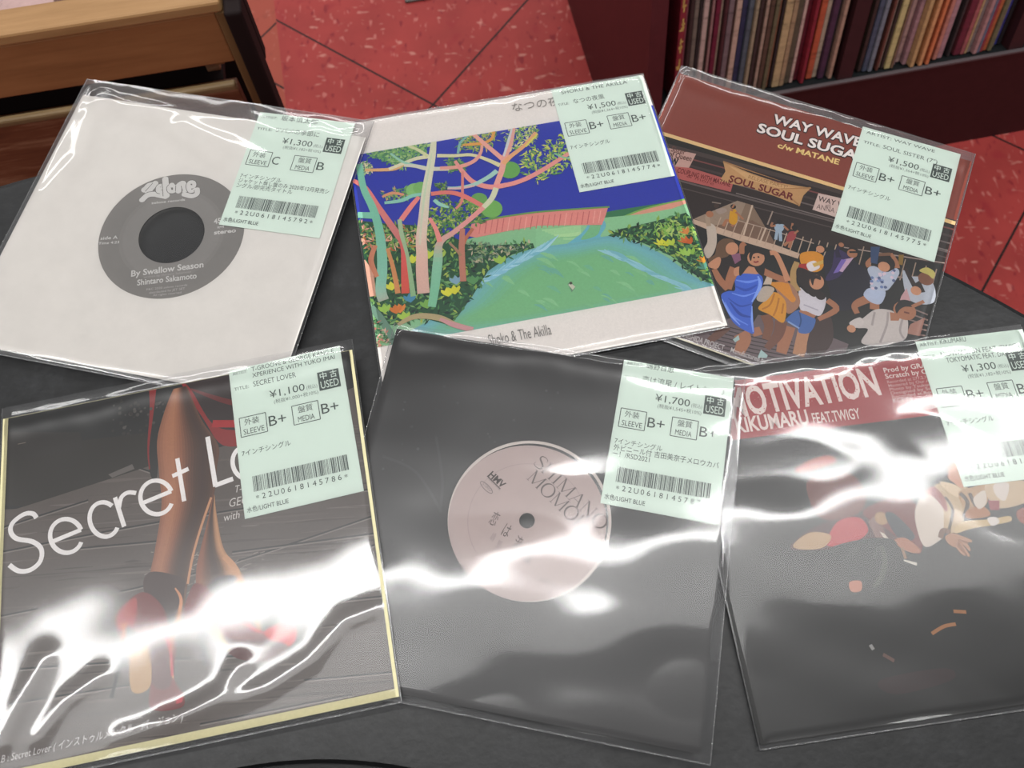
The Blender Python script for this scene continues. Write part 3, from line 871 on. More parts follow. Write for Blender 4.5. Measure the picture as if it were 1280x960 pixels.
br([(860, 830), (810, 900), (785, 960)], (3, 3.6, 4), '#b9735a'); br([(790, 830), (800, 900)], (2.4, 3), '#b9735a')
br([(790, -20), (785, 130), (795, 330)], (6, 7, 7), '#bd806e', z7); br([(700, 70), (750, 120), (780, 160)], (2, 2.6, 3), '#a9846a', z7)
br([(130, 190), (170, 290), (185, 430)], (4, 9, 9), '#d9a690', z7); br([(210, 90), (180, 190), (220, 300)], (4, 5, 4), '#c98468', z7)
br([(290, 110), (330, 250), (360, 410)], (4, 5, 6), '#cf9060', z7)
br([(180, 500), (240, 570), (310, 680), (340, 760)], (7, 8, 8, 8), '#6d8f7c', z7)
br([(360, 620), (440, 575), (520, 560), (640, 575), (740, 620), (860, 650)], (4, 6, 7, 7.4, 7, 5), '#b3a27c', z7)
br([(640, 580), (740, 622), (860, 652)], (3, 5, 5), '#c9989a', z7)
leaves(z7, [(190, 580), (320, 720), (310, 780), (220, 770)], 80, ['#b97a6c', '#5d8a5c', '#86a06a', '#3f6a4c', '#d8b0a0'], .001, .0034, 21)
a.clip = rb_.cov
GREY = '#8c8884'
a.text('なつの夜風', (641, 139), (716, 128), GREY, .0052, -.004)
a.text('Shoko & The Akilla', (612, 432), (690, 418), '#7d7a78', .0064, -.004)
a.build('cover', MAT_PRINT, rb_.root)
rb_.sticker((724.4, 240.7), (843.4, 220), dict(
    head=[('SHOKU & THE AKILLA', .10, .060, .83, .032), ('TITLE:', .03, .170, .15, .022), ('なつの夜風', .20, .168, .54, .036)],
    yen='¥1,500', tax='(税抜¥1,364+税10%)', sl='B+', me='B+', code='*22U0618145774*', note=NOTE7))
rb_.film(11, 0.7)

# ------------------------------------------------------------------ record C: maroon cover, a street dance scene
rc = Rec('C', 'record with a maroon banner over a crowd of dancers on its cover')
a = rc.cover('#2e2827', 0.025, 0.95)
zc, zd, ze, zf = zm(830, 170, 5.333), zm(860, 270, 8), zm(1000, 290, 6), zm(850, 340, 7.11)
# maroon head of the cover and the cream rule under it
a.poly(zm(0, 0, 1)((700, 20), (1300, 200), (1230, 300), (1196, 277), (845, 171), (650, 112)), '#8a4a40')
# street backdrop
a.poly(zc((-200, 20), (1250, 370), (2100, 640), (2100, 900), (-200, 500)), '#3a3231')
for (p0, p1, w, c) in (((-60, 40), (2000, 590), .0032, '#4d4240'), ((60, 120), (2000, 640), .0010, '#7a4a48'), ((40, 160), (2000, 690), .0016, '#4a3f3e'), ((60, 205), (2000, 740), .0010, '#6b5f5d'), ((60, 285), (2000, 800), .0012, '#655a58'), ((60, 330), (2000, 840), .0007, '#584d4b'), ((480, 380), (2000, 790), .0007, '#7d716e')):
    a.strip(zc(p0, p1), w, c, smooth=False)
# street deck at the foot of the cover
a.poly(zf((-300, 560), (380, 420), (700, 380), (960, 420), (1500, 640), (1400, 900), (300, 900)), '#6e5f62')
for k in range(9):
    a.strip(zf((200 + k * 20, 430 + k * 40), (560 + k * 20, 520 + k * 40), (1000 + k * 30, 620 + k * 40)), .0006, '#3b3234', smooth=False)
# lit plate of the terrace, its beam and railing
a.poly(zc((200, 550), (490, 430), (590, 460), (745, 725), (520, 690), (360, 620)), '#86705f')
a.poly(zc((200, 550), (490, 430), (545, 448), (500, 560), (340, 600)), '#9a8675')
a.poly(zc((300, 600), (590, 560), (690, 620), (745, 725), (520, 680)), '#7a6152')
a.strip(zc((190, 565), (350, 625), (520, 680), (740, 745), (900, 800)), [.0028, .0042, .0042, .0042, .0036], '#c4aa96', smooth=False)
a.strip(zc((470, 555), (680, 615), (1000, 715)), .0006, '#b09a8a', smooth=False)
for k in range(15):
    x = 350 + k * 55
    a.strip(zc((x + 30, 540 + k * 13), (x - 10, 640 + k * 15)), .0006, '#b79f8c', smooth=False)
a.strip(zc((590, 460), (530, 660)), .0010, '#c9b39f', smooth=False); a.strip(zc((680, 610), (640, 710)), .0010, '#c9b39f', smooth=False); a.strip(zc((725, 500), (690, 590)), .0008, '#a08c80', smooth=False)
# right hand railing
a.strip(zm(0, 0, 1)((1055, 309), (1190, 330)), .0007, '#a6938a', smooth=False)
for k in range(10):
    a.strip(zm(0, 0, 1)((1080 + k * 13, 308 + k * 4), (1070 + k * 13, 345 + k * 4)), .0006, '#a58d7c', smooth=False)
a.strip(ze((440, 290), (760, 340), (1010, 330)), .0012, '#8f7a70', smooth=False)
for k in range(7):
    a.strip(ze((760 + k * 20, 540 + k * 55), (960, 620 + k * 40)), .0009, '#86716b', smooth=False)
a.poly(ze((830, 690), (940, 640), (900, 780), (800, 760)), '#a5796b')
# banners
a.poly(zc((-60, 60), (215, 118), (160, 225), (-60, 190)), '#c09c92')
a.poly(zc((-60, 190), (180, 212), (465, 300), (445, 372), (-60, 245)), '#b0605c')
a.poly(zc((395, 170), (560, 240), (760, 310), (980, 345), (930, 395), (905, 465), (740, 400), (560, 340), (370, 300), (410, 235)), '#bd9468')
a.poly(zc((430, 195), (600, 262), (760, 322), (930, 352), (760, 345), (560, 290)), '#cba577')
for q in ((980, 345), (905, 465), (395, 170)):
    a.strip(zc(q, (780, 350 if q[0] != 395 else 300)), [.0012, .0003], '#a67d55', smooth=False)
a.poly(zc((1030, 380), (1300, 440), (1300, 590), (990, 490)), '#cdb5ad')
a.text('SOUL SUGAR', *zc((428, 300), (860, 428)), '#6d1f26', .0046, .03)
a.text('RELEASE PARTY!', *zc((560, 282), (820, 352)), '#9a7550', .0026, 0)
a.text('Sister', *zc((45, 100), (140, 125)), '#6b4a44', .0040, .015)
a.text('of Queen', *zc((30, 132), (180, 168)), '#5a3c38', .0038, .02); a.text('W', *zc((40, 185), (90, 195)), '#2d2222', .0046, .05)
a.text('COUPLING WITH MATANE', *zc((85, 240), (440, 338)), '#6b2a2c', .0034, .02)
a.text('& more', *zc((150, 272), (330, 328)), '#7a3434', .0022, 0)
a.text('WAY WAVE', *zc((1025, 430), (1290, 505)), '#4f4040', .0036, .015); a.text('with', *zc((1075, 470), (1110, 478)), '#6b5a58', .0024, 0); a.text('ANNA & SYO', *zc((1015, 482), (1260, 545)), '#6b5a58', .0034, 0)
a.wk = 0.5; a.dk = 0.68
SK, SK2, SKD, HR = '#c48f70', '#a87458', '#805542', '#30221e'
def person_head(fn, c, r, skin, hair, look=0.2):
    p = a.at(*fn(c)[0])
    a.disc((p[0], p[1]), r * 1.25, hair, True, r * 1.35)
    a.disc((p[0] + r * look, p[1] - r * .15), r * .86, skin, True, r)
# terrace dancers
for fn, hd, body, c1, arms, legs, c2 in (
    (zc, (462, 470), [(445, 490), (482, 495), (490, 560), (470, 590), (435, 570)], '#c9962f', [[(450, 500), (470, 455)], [(478, 505), (530, 555)]], [[(450, 580), (420, 560), (395, 600)], [(470, 585), (450, 600)]], SK2),
    (zc, (770, 572), [(740, 590), (800, 590), (790, 632), (745, 630)], '#9fb0c0', [[(745, 595), (715, 600), (725, 575)], [(798, 598), (830, 628)]], [[(755, 630), (745, 690)], [(775, 630), (778, 700)]], '#9fb0c0'),
    (zc, (870, 610), [(835, 640), (880, 640), (870, 690), (815, 700)], '#a04a4c', [[(850, 620), (858, 580)], [(870, 650), (895, 630)]], [[(840, 690), (800, 730)], [(850, 690), (835, 745)]], SK2)):
    for P in legs: a.strip(fn(*P), .0018, c2)
    a.poly(fn(*body), c1, smooth=True)
    for P in arms: a.strip(fn(*P), .0012, SK2)
    a.disc(fn(hd)[0], .0016, HR)
a.strip(zc((470, 455), (455, 478)), .0010, SK2)
a.disc(zc((350, 465))[0], .0022, '#4a3b36'); a.poly(zc((345, 490), (400, 480), (420, 500), (370, 520)), '#a39186', smooth=True); a.strip(zc((320, 440), (380, 450)), .0008, '#8a7a70')
# figure in white at the far left
a.poly(zc((285, 590), (340, 600), (352, 700), (330, 780), (290, 815), (265, 760), (290, 700)), '#bfb1a4', smooth=True)
a.strip(zc((300, 600), (290, 540), (305, 510)), .0052, '#a8937f'); a.disc(zc((305, 520))[0], .0032, SK2)
# guitarist in orange and man in purple
a.poly(ze((0, 170), (60, 145), (130, 150), (180, 190), (170, 270), (110, 300), (20, 260)), '#cf8e34', smooth=True)
a.poly(ze((-10, 240), (50, 235), (60, 290), (-10, 300)), '#a53a38'); a.poly(ze((50, 240), (110, 215), (150, 260), (110, 290), (70, 290)), '#d8d2d4', smooth=True)
a.strip(ze((100, 250), (180, 220), (270, 190)), [.005, .004, .003], '#c9a85a'); a.disc(ze((165, 120))[0], .0042, HR); a.disc(ze((152, 128))[0], .0034, SK)
a.poly(ze((180, 180), (270, 130), (380, 190), (440, 240), (540, 330), (540, 450), (420, 560), (320, 590), (260, 560), (210, 400), (190, 330)), '#2f2838', smooth=True)
a.poly(ze((270, 130), (370, 190), (300, 330), (190, 360), (240, 260)), '#40365a', smooth=True)
a.poly(ze((330, 205), (405, 190), (320, 300), (285, 290)), '#c3a3bb'); a.poly(ze((310, 205), (350, 205), (290, 300), (250, 310)), '#7c69b0')
a.strip(ze((290, 190), (280, 130), (310, 95)), [.006, .004, .003], '#332a42'); a.disc(ze((310, 95))[0], .0022, SK2)
a.disc(ze((400, 150))[0], .0050, HR); a.disc(ze((392, 160))[0], .0042, SK2); a.strip(ze((370, 150), (430, 150)), .0012, '#2b2326')
a.poly(ze((640, 430), (720, 350), (800, 380), (770, 460), (740, 520), (640, 560)), '#262020')
# woman in blue patterned shirt
a.strip(ze((510, 500), (440, 530), (410, 560), (430, 610)), [.010, .009, .007, .006], SK2); a.strip(ze((560, 520), (560, 580)), .010, SK2)
a.poly(ze((490, 440), (530, 420), (640, 440), (610, 535), (540, 530), (480, 480)), '#b3bcd0', smooth=True)
a.poly(ze((510, 270), (560, 255), (650, 300), (720, 270), (745, 310), (690, 400), (640, 440), (530, 420), (540, 360), (515, 310)), '#b4bbca', smooth=True)
for k in range(26):
    r_ = random.Random(40 + k); q = ze((r_.uniform(530, 710), r_.uniform(280, 430)))[0]
    a.disc(q, .0010, r_.choice(('#6d7fa8', '#d8c2cc', '#8f9fc0', '#5b6688')), n=6)
a.strip(ze((520, 260), (510, 230), (570, 170)), [.006, .005, .004], SK2); a.strip(ze((730, 270), (720, 220), (680, 160)), [.006, .005, .004], SK2)
a.disc(ze((645, 235))[0], .0074, HR); a.disc(ze((630, 260))[0], .0048, SK); a.strip(ze((575, 170), (680, 165)), .0040, '#7d5b48')
a.poly(ze((530, 110), (600, 110), (580, 240), (530, 230)), '#3e4f70'); a.poly(ze((740, 170), (780, 170), (770, 250), (740, 240)), '#8d6f3a')
# guitarist with the yellow hat
a.poly(ze((770, 290), (830, 330), (900, 340), (1000, 390), (1010, 520), (900, 540), (800, 480)), '#b3b8c2', smooth=True)
a.poly(ze((760, 480), (800, 420), (830, 520), (750, 510)), '#c39a9c'); a.strip(ze((790, 270), (830, 350), (880, 440)), [.004, .005, .006], '#3a3130')
a.poly(ze((840, 400), (900, 360), (940, 450), (870, 460)), '#332b2e'); a.disc(ze((870, 440))[0], .0042, SK)
a.disc(ze((945, 350))[0], .0062, SKD); a.poly(ze((895, 290), (950, 265), (1010, 300), (1000, 350), (960, 320)), '#c0b56a', smooth=True)
# woman in white top and denim shorts
a.strip(zf((960, 480), (930, 600), (900, 720)), [.016, .014, .011], SK2); a.strip(zf((1120, 520), (1080, 640), (1050, 740)), [.017, .014, .012], '#b58767')
a.poly(zf((1150, 540), (1200, 420), (1330, 380), (1360, 600), (1250, 740), (1130, 720)), '#4a3a38', smooth=True)
a.poly(zf((960, 400), (1060, 335), (1190, 400), (1200, 460), (1150, 540), (1060, 540), (1040, 490), (950, 440)), '#4d6da8', smooth=True)
a.strip(zf((1060, 490), (1075, 430), (1060, 350)), .0008, '#33507f'); a.strip(zf((960, 440), (1060, 500)), .0010, '#8ba2cc')
a.poly(zf((1070, 330), (1220, 375), (1190, 410), (1060, 355)), SK2)
a.poly(zf((1060, 140), (1130, 190), (1220, 200), (1300, 230), (1250, 385), (1130, 350), (1065, 320)), '#cbc6cc', smooth=True)
a.strip(zf((1100, 290), (1230, 340)), .0008, '#a9a4ae'); a.strip(zf((1310, 250), (1390, 330), (1230, 420)), [.007, .007, .005], SK2)
a.strip(zf((1050, 170), (1010, 100), (1010, 0), (1040, -90)), [.008, .007, .007, .006], '#b09060')
a.poly(zf((1050, -40), (1180, 0), (1260, 20), (1280, 100), (1200, 220), (1110, 160), (1040, 60)), '#352724', smooth=True)
a.disc(zf((1215, 90))[0], .0058, SK, ry=.0070); a.poly(zf((1160, 40), (1240, 30), (1250, 70), (1200, 60), (1180, 120)), '#352724', smooth=True)
a.disc(zf((1250, 210))[0], .0040, '#352724')
# woman in orange skirt
a.strip(zf((760, 380), (790, 480), (760, 600)), [.012, .010, .008], SKD); a.strip(zf((900, 440), (870, 560), (770, 680)), [.013, .011, .007], '#7a5244')
a.poly(zf((640, 300), (740, 300), (640, 470), (640, 560)), '#2f2726')
a.poly(zf((840, 100), (960, 90), (1050, 190), (1060, 300), (960, 370), (900, 250)), '#a37a62', smooth=True)
a.poly(zf((830, 180), (900, 210), (945, 290), (920, 450), (800, 380), (695, 325), (760, 250)), '#d09434', smooth=True)
a.poly(zf((785, 95), (860, 90), (960, 100), (1000, 190), (1030, 240), (1000, 270), (940, 220), (860, 150)), '#cd8c38', smooth=True)
for P in (((840, 190), (800, 290), (730, 330)), ((880, 230), (860, 320), (830, 390)), ((920, 280), (905, 370))): a.strip(zf(*P), .0010, '#b07626')
a.poly(zf((680, 240), (740, 130), (840, 150), (760, 260)), '#b8aa9c', smooth=True); a.poly(zf((770, 40), (830, 20), (810, 110), (740, 110)), '#c4b4a4')
# woman behind in dark dress, turned away
a.poly(zd((260, 560), (320, 420), (430, 380), (540, 380), (520, 500), (420, 700), (330, 800)), '#33292c', smooth=True)
a.poly(zd((430, 380), (520, 370), (530, 440), (470, 480)), '#8d5f78'); 
a.poly(zd((200, 430), (270, 380), (290, 280), (360, 225), (450, 240), (470, 300), (400, 400), (300, 430), (230, 470)), '#6d5442', smooth=True)
a.disc(zd((440, 325))[0], .0052, SK, ry=.0062); a.strip(zd((540, 380), (540, 300), (570, 270)), [.006, .006, .006], SK2)
# woman in the blue dress
a.strip(zf((540, 540), (570, 600), (520, 720)), [.018, .015, .011], SK2); a.strip(zf((640, 540), (720, 520)), .010, SK2); a.strip(zf((420, 480), (330, 560), (260, 610)), [.010, .009, .007], '#6f4f45')
a.poly(zf((470, 600), (520, 560), (530, 600), (490, 625)), '#a9c2c0'); a.poly(zf((690, 760), (720, 690), (780, 740), (770, 765)), '#a9c2c0')
dress = zd((470, 600), (560, 570), (680, 565), (745, 615), (735, 720), (650, 860), (630, 980), (650, 1060), (660, 1170), (600, 1160), (470, 1080), (400, 970), (330, 800), (400, 750), (470, 740))
a.poly(dress, '#4468c6', smooth=True)
for P, w, c in ((((480, 640), (600, 660), (720, 630)), .0016, '#6f92e2'), (((470, 700), (580, 740), (690, 690)), .0018, '#3353ac'), (((440, 770), (560, 800), (680, 760)), .0022, '#7295e4'), (((400, 820), (520, 900), (630, 880)), .0022, '#3150a6'), (((370, 860), (450, 1000), (600, 1090)), .0024, '#6a8ee0'), (((420, 860), (520, 980), (630, 1010)), .0018, '#2f4c9e'), (((340, 830), (420, 980), (520, 1090)), .0012, '#8aa8ee'), (((700, 600), (720, 700), (640, 860)), .0020, '#84a4ec'), (((640, 900), (640, 1040), (652, 1160)), .0012, '#86a6ee')):
    a.strip(zd(*P), [w * .4, w, w * .4], c)
a.strip(zd((470, 520), (420, 640), (400, 730)), [.012, .010, .008], SK2); a.strip(zd((400, 730), (320, 640), (260, 530)), [.008, .008, .006], SK2)
a.poly(zd((200, 480), (300, 410), (330, 440), (300, 520), (230, 520)), SK, smooth=True)
a.strip(zd((730, 540), (860, 600), (1000, 650)), [.009, .008, .007], SK2); a.strip(zd((1000, 650), (950, 520), (880, 380), (820, 370)), [.007, .006, .006, .006], SK)
a.poly(zd((470, 520), (600, 500), (720, 540), (700, 580), (560, 575), (470, 600)), SK, smooth=True)
a.poly(zd((600, 310), (720, 320), (775, 380), (770, 520), (750, 600), (690, 560), (640, 480), (590, 520), (520, 600), (515, 500), (560, 380)), HR, smooth=True)
a.disc(zd((680, 420))[0], .0070, SK, ry=.0078); a.poly(zd((610, 400), (640, 340), (740, 350), (760, 390), (700, 370), (650, 385), (630, 450)), HR, smooth=True)
a.strip(zd((655, 455), (680, 462), (705, 452)), .0010, '#8c3f40'); a.disc(zd((660, 415))[0], .0006, HR, n=8); a.disc(zd((705, 410))[0], .0006, HR, n=8)
# man in the white shirt, foreground
a.poly(ze((455, 835), (500, 800), (570, 840)), '#221d1f')
a.poly(ze((420, 690), (480, 640), (570, 580), (690, 590), (740, 640), (800, 640), (810, 720), (780, 810), (600, 850), (460, 830), (510, 730), (430, 720)), '#c3bab6', smooth=True)
a.poly(ze((370, 680), (450, 640), (480, 690), (410, 720)), '#c9c0bc', smooth=True); a.disc(ze((385, 725))[0], .0034, SK)
for P in (((660, 600), (650, 700), (600, 830)), ((560, 600), (540, 700)), ((770, 650), (750, 740), (780, 800))): a.strip(ze(*P), .0012, '#a39a98')
a.poly(ze((675, 600), (760, 620), (740, 665), (680, 665)), SK2); a.disc(ze((785, 590))[0], .0090, SK2, ry=.0085)
a.poly(ze((715, 560), (760, 510), (830, 520), (850, 560), (790, 560), (750, 580), (725, 610)), HR, smooth=True)
a.strip(ze((780, 600), (820, 610)), .0010, '#6d3f36'); a.strip(ze((840, 560), (930, 520)), .0040, SK2)
# lettering
a.wk = 1.0; a.dk = None
z1 = zm(800, 0, 2.667)
for dx, dy, c in ((0, 3.5, '#3a1512'), (3, 2, '#3a1512'), (-3, 2, '#3a1512'), (0, -3, '#3a1512'), (0, 0, '#efe6e2')):
    a.text('WAY WAVE', *z1((440 + dx, 408 + dy), (735 + dx, 490 + dy)), c, .0066, .03)
    a.text('SOUL SUGAR', *z1((388 + dx, 438 + dy), (760 + dx, 545 + dy)), c, .0066, .03)
a.text('c/w MATANE', *z1((457, 491), (662, 549)), '#ecd08c', .0038, .03)
a.strip(zm(0, 0, 1)((700, 128), (845, 172), (1058, 237), (1200, 281)), .0026, '#e2c08c', smooth=False)
a.text('NISHIDA PROJECT', *zf((30, 580), (385, 697)), '#cfc9c8', .0032, .008)
a.text('Manufactured by', *zf((445, 712), (760, 815)), '#cfc9c8', .0030, .008)
a.strip([(rc.cov[0], rc.cov[2] + .0004), (rc.cov[1], rc.cov[2] + .0004)], .0009, '#d6cfb4', True, False)
a.build('cover', MAT_PRINT, rc.root)
rc.sticker((1039, 288.4), (1167.8, 328), dict(
    head=[('ARTIST: WAY WAVE', .05, .055, .75, .026), ('TITLE:', .05, .150, .22, .024), ('SOUL SISTER (7")', .25, .150, .80, .034)],
    yen='¥1,500', tax='(税抜¥1,364+税10%)', sl='B+', me='B+', code='*22U0618145775*', note=NOTE7))
rc.film(7, 1.0, ((-0.07, 0.055, 0.02, 0.0005),))

# ------------------------------------------------------------------ record D: red high heels on a plank floor, cream border
rd = Rec('D', 'record with bare legs in red high heels on its cream-edged cover')
a = rd.cover('#d6cfa4', 0.03, 0.95)
x0, x1, y0, y1 = rd.cov
a.clip = (x0 + .0028, x1 - .0016, y0 + .0036, y1 - .0002)
zg, zh, z1 = zm(0, 470, 3.694), zm(120, 640, 4), zm(0, 0, 1)
a.poly([(x0, y0), (x1, y0), (x1, y1), (x0, y1)], '#5f5753', True)
rq = random.Random(3); zb = a.z + 1e-6; a.z += 1e-5
# weathered planks: long streaks along the boards
for k in range(420):
    u, v_ = rq.uniform(-.1, .1), rq.uniform(-.1, .1)
    L = rq.uniform(.008, .05)
    sl = -0.13 + 0.0 * u
    c = rq.choice(('#6b625d', '#554d4a', '#665d58', '#4d4643', '#726964', '#5a524e', '#605854'))
    a.strip([(u, v_), (u + L / 2, v_ + sl * L * .5 + rq.uniform(-.0006, .0006)), (u + L, v_ + sl * L)], [.0002, rq.uniform(.0004, .0012), .0002], c, True, z=zb + 1e-6 * (k % 8))
for q in (((0, 690), (200, 652), (470, 610)), ((0, 770), (160, 737), (300, 700), (480, 640)), ((0, 602), (120, 575), (190, 590)), ((0, 660), (110, 625)), ((100, 685), (200, 676)), ((320, 748), (400, 710), (470, 680)), ((320, 762), (480, 745)), ((0, 838), (140, 828), (340, 818)), ((290, 690), (480, 665)), ((10, 880), (200, 850)), ((380, 850), (490, 840)), ((250, 905), (440, 868))):
    a.strip(z1(*q), .0008, '#2e2928'); a.strip(z1(*[(x, y + 2) for x, y in q]), .0006, '#827974')
for k in range(240):
    x, y = rq.uniform(180, 330), rq.uniform(690, 790)
    p = a.at(x, y); L = rq.uniform(.001, .004)
    a.strip([p, (p[0] + L, p[1] + rq.uniform(-.0008, .0012))], .0004, rq.choice(('#958b84', '#a39991', '#877d77')), True, False, z=a.z + 1e-6 * (1 + k % 4))
a.z += 6e-6
# dark yard behind
a.poly(z1((-60, 640), (-60, 460), (440, 400), (450, 480), (300, 552), (185, 583), (20, 636)), '#2d2a28')
a.poly(z1((-40, 630), (20, 560), (190, 540), (188, 582), (30, 633)), '#383532', smooth=False)
a.poly(z1((-20, 580), (-20, 540), (100, 540), (102, 562)), '#393634'); a.poly(z1((135, 593), (165, 580), (168, 586), (140, 597)), '#6b6561'); a.strip(z1((22, 555), (32, 553)), .0004, '#7a6f66')
for k in range(60):
    a.disc(z1((rq.uniform(140, 215), rq.uniform(500, 545)))[0], rq.uniform(.0004, .0011), rq.choice(('#4d4a47', '#3d3a38', '#575350')), n=6, z=a.z + 1e-6 * (k % 3))
# dress
a.poly(zg((690, 60), (730, 40), (740, 240), (725, 460), (712, 490), (690, 440), (680, 330), (695, 180)), '#2e1d1e', smooth=True)
a.strip(zg((705, 50), (700, 160), (684, 330), (690, 430)), [.0040, .0022, .0010, .0006], '#8c2c30')
a.poly(zg((830, 30), (1300, -40), (1300, 320), (1100, 300), (1010, 280), (930, 190)), '#3b1719')
a.poly(zg((840, 40), (880, 60), (980, 220), (1090, 250), (1180, 240), (1180, 300), (1030, 320), (940, 200)), '#8e2529', smooth=True)
a.strip(zg((880, 60), (1060, 120), (1200, 130)), [.001, .003, .002], '#6b1d20'); a.strip(zg((980, 220), (1100, 220)), .004, '#a83035')
# legs
a.blend(zg((800, 60), (760, 160), (725, 300), (735, 460), (745, 600), (715, 800), (690, 930), (690, 1060)),
        zg((862, 45), (930, 200), (1008, 320), (1000, 430), (985, 560), (930, 700), (890, 830), (850, 1060)),
        ['#8f614c', '#a8745a', '#aa7659', '#94634c', '#6e4c3e', '#523c33', '#4a372f', '#4e3a31', '#6a4a3b'])
a.strip(zg((975, 560), (930, 690), (890, 830), (866, 960)), .0012, '#c9946f')
a.blend(zg((985, 545), (950, 700), (925, 800), (905, 900), (905, 1060), (915, 1150)), zg((990, 548), (1000, 640), (1030, 790), (1090, 880), (1130, 980), (1185, 1150)),
        ['#8a5540', '#8d5942', '#6a4637', '#4f3a31', '#4b382f', '#5c4537', '#a87c5c', '#c4966f', '#a87d5e'])
a.wk = 0.55
# left foot and shoe
a.poly(zh((270, 300), (430, 330), (440, 400), (415, 560), (395, 640), (345, 620), (240, 400)), '#46342d', smooth=True)
a.poly(zh((235, 400), (330, 470), (370, 600), (400, 660), (390, 830), (440, 920), (420, 980), (270, 980), (280, 800), (250, 660), (180, 590), (120, 620), (98, 540), (130, 470)), '#741c26', smooth=True)
a.poly(zh((130, 480), (200, 430), (190, 560), (125, 600), (100, 545)), '#a02230', smooth=True)
a.poly(zh((250, 640), (340, 610), (375, 720), (370, 870), (280, 860)), '#5d1c2b', smooth=True)
a.poly(zh((175, 670), (245, 650), (275, 760), (265, 880), (175, 890)), '#b08a58', smooth=True)
a.strip(zh((140, 580), (150, 640), (120, 760), (75, 930)), [.010, .007, .0044, .0030], '#33221f'); a.strip(zh((140, 555), (132, 660)), [.004, .0016], '#c7785a')
a.strip(zh((395, 380), (425, 440), (405, 550), (380, 640), (375, 760), (385, 830)), [.0012, .0028, .0030, .0018, .0022, .0014], '#cf9068')
a.strip(zh((345, 610), (372, 700), (380, 820)), .0022, '#b3313c'); a.poly(zh((400, 930), (440, 905), (430, 950), (400, 960)), '#c03340')
# right foot and shoe
a.poly(zh((600, 330), (700, 320), (740, 400), (830, 590), (780, 590), (680, 470), (560, 390)), '#3f302b', smooth=True)
a.strip(zh((640, 220), (700, 290), (760, 430), (820, 590)), [.0050, .0052, .0034, .0030], '#c4946e'); a.strip(zh((700, 340), (712, 400), (695, 415)), .0016, '#b08468')
a.poly(zh((490, 360), (540, 370), (620, 440), (700, 490), (800, 590), (860, 605), (900, 640), (880, 720), (760, 720), (660, 690), (580, 570), (510, 605), (450, 550), (435, 500), (455, 430)), '#741a26', smooth=True)
a.poly(zh((590, 455), (640, 425), (700, 480), (780, 570), (850, 605), (780, 590), (690, 510)), '#c23238', smooth=True)
a.poly(zh((840, 600), (900, 565), (970, 560), (1003, 600), (990, 650), (940, 680), (870, 640)), '#c12832', smooth=True)
a.poly(zh((580, 600), (700, 640), (850, 640), (960, 670), (900, 740), (700, 730)), '#5c2230', smooth=True)
a.poly(zh((560, 575), (610, 580), (670, 690), (620, 670)), '#9c8250', smooth=True)
a.strip(zh((520, 590), (535, 660), (545, 770)), [.010, .0056, .0036], '#2d2120')
a.wk = 1.0
# title in thin round lettering, drawn stroke by stroke
WH = '#f0ecea'; TW = .0022
def arc(cx, cy, rx, ry, a0, a1, rot, n=24):
    o = []
    for k in range(n + 1):
        t = math.radians(a0 + (a1 - a0) * k / n)
        x, y = rx * math.cos(t), -ry * math.sin(t)
        o.append((cx + x * math.cos(rot) - y * math.sin(rot), cy + x * math.sin(rot) + y * math.cos(rot)))
    return o
rot = math.radians(-14)
a.strip(zg((168, 655), (150, 635), (110, 638), (60, 675), (48, 715), (75, 750), (150, 765), (190, 800), (185, 855), (140, 895), (85, 900), (42, 872)), TW * 1.05, WH)
def small_e(cx, cy, rx, ry): 
    a.strip(zg(*arc(cx, cy, rx, ry, 8, 325, rot)), TW, WH)
    e0 = arc(cx, cy, rx, ry, 8, 9, rot)[0]; e1 = arc(cx, cy, rx, ry, 188, 189, rot)[0]
    a.strip(zg(e0, e1), TW, WH, smooth=False)
small_e(305, 738, 74, 78)
a.strip(zg(*arc(480, 662, 66, 80, 40, 320, rot)), TW, WH)
a.strip(zg((530, 560), (573, 695)), TW, WH, smooth=False); a.strip(zg((548, 610), (560, 560), (590, 538), (628, 540)), TW, WH)
small_e(722, 560, 74, 78)
a.strip(zg((818, 380), (850, 578)), TW, WH, smooth=False); a.strip(zg((795, 462), (870, 428)), TW, WH, smooth=False)
a.strip(zg((958, 280), (995, 510)), TW * 1.1, WH, smooth=False); a.strip(zg((992, 505), (1076, 474)), TW * 1.1, WH, smooth=False)
a.strip(zg(*arc(1140, 400, 66, 76, 0, 360, rot)), TW, WH)
a.text('T-GROOVE &', *z1((293, 616), (350, 604)), '#d8d2ce', .0036, -.004, shear=.2)
a.text('GEORGE KANG', *z1((286, 634), (372, 616)), '#d8d2ce', .0042, -.004, shear=.2)
a.text('with Yuko Imai', *z1((279, 652), (350, 636)), '#d8d2ce', .0038, -.004, shear=.2)
a.text('Side B : Secret Lover ( インストゥルメンタル・バージョン )', *z1((-18, 958), (228, 900)), '#cfcac8', .0030, 0, shear=.2)
a.build('cover', MAT_PRINT, rd.root)
rd.sticker((306.2, 649), (455, 613.8), dict(
    head=[('ARTIST:', .03, .040, .16, .022), ('T-GROOVE & GEORGE KANG E', .20, .040, .94, .030), ('XPERIENCE WITH YUKO IMAI', .20, .085, .94, .030), ('TITLE:', .03, .150, .16, .022), ('SECRET LOVER', .20, .150, .58, .036)],
    yen='¥1,100', tax='(税抜¥1,000+税10%)', sl='B+', me='B+', code='*22U0618145786*', note=NOTE7))
q7 = zm(0, 600, 2.667)
rd.film(21, 0.7, (), ((q7((10, 880), (60, 760), (150, 590)), 5, .5), (q7((130, 860), (220, 740), (330, 660)), 5, .5),
    (q7((400, 860), (600, 790), (740, 710), (800, 620)), 5, .5), (q7((560, 815), (900, 690), (1040, 600), (1150, 470), (1280, 420)), 5, .5)))

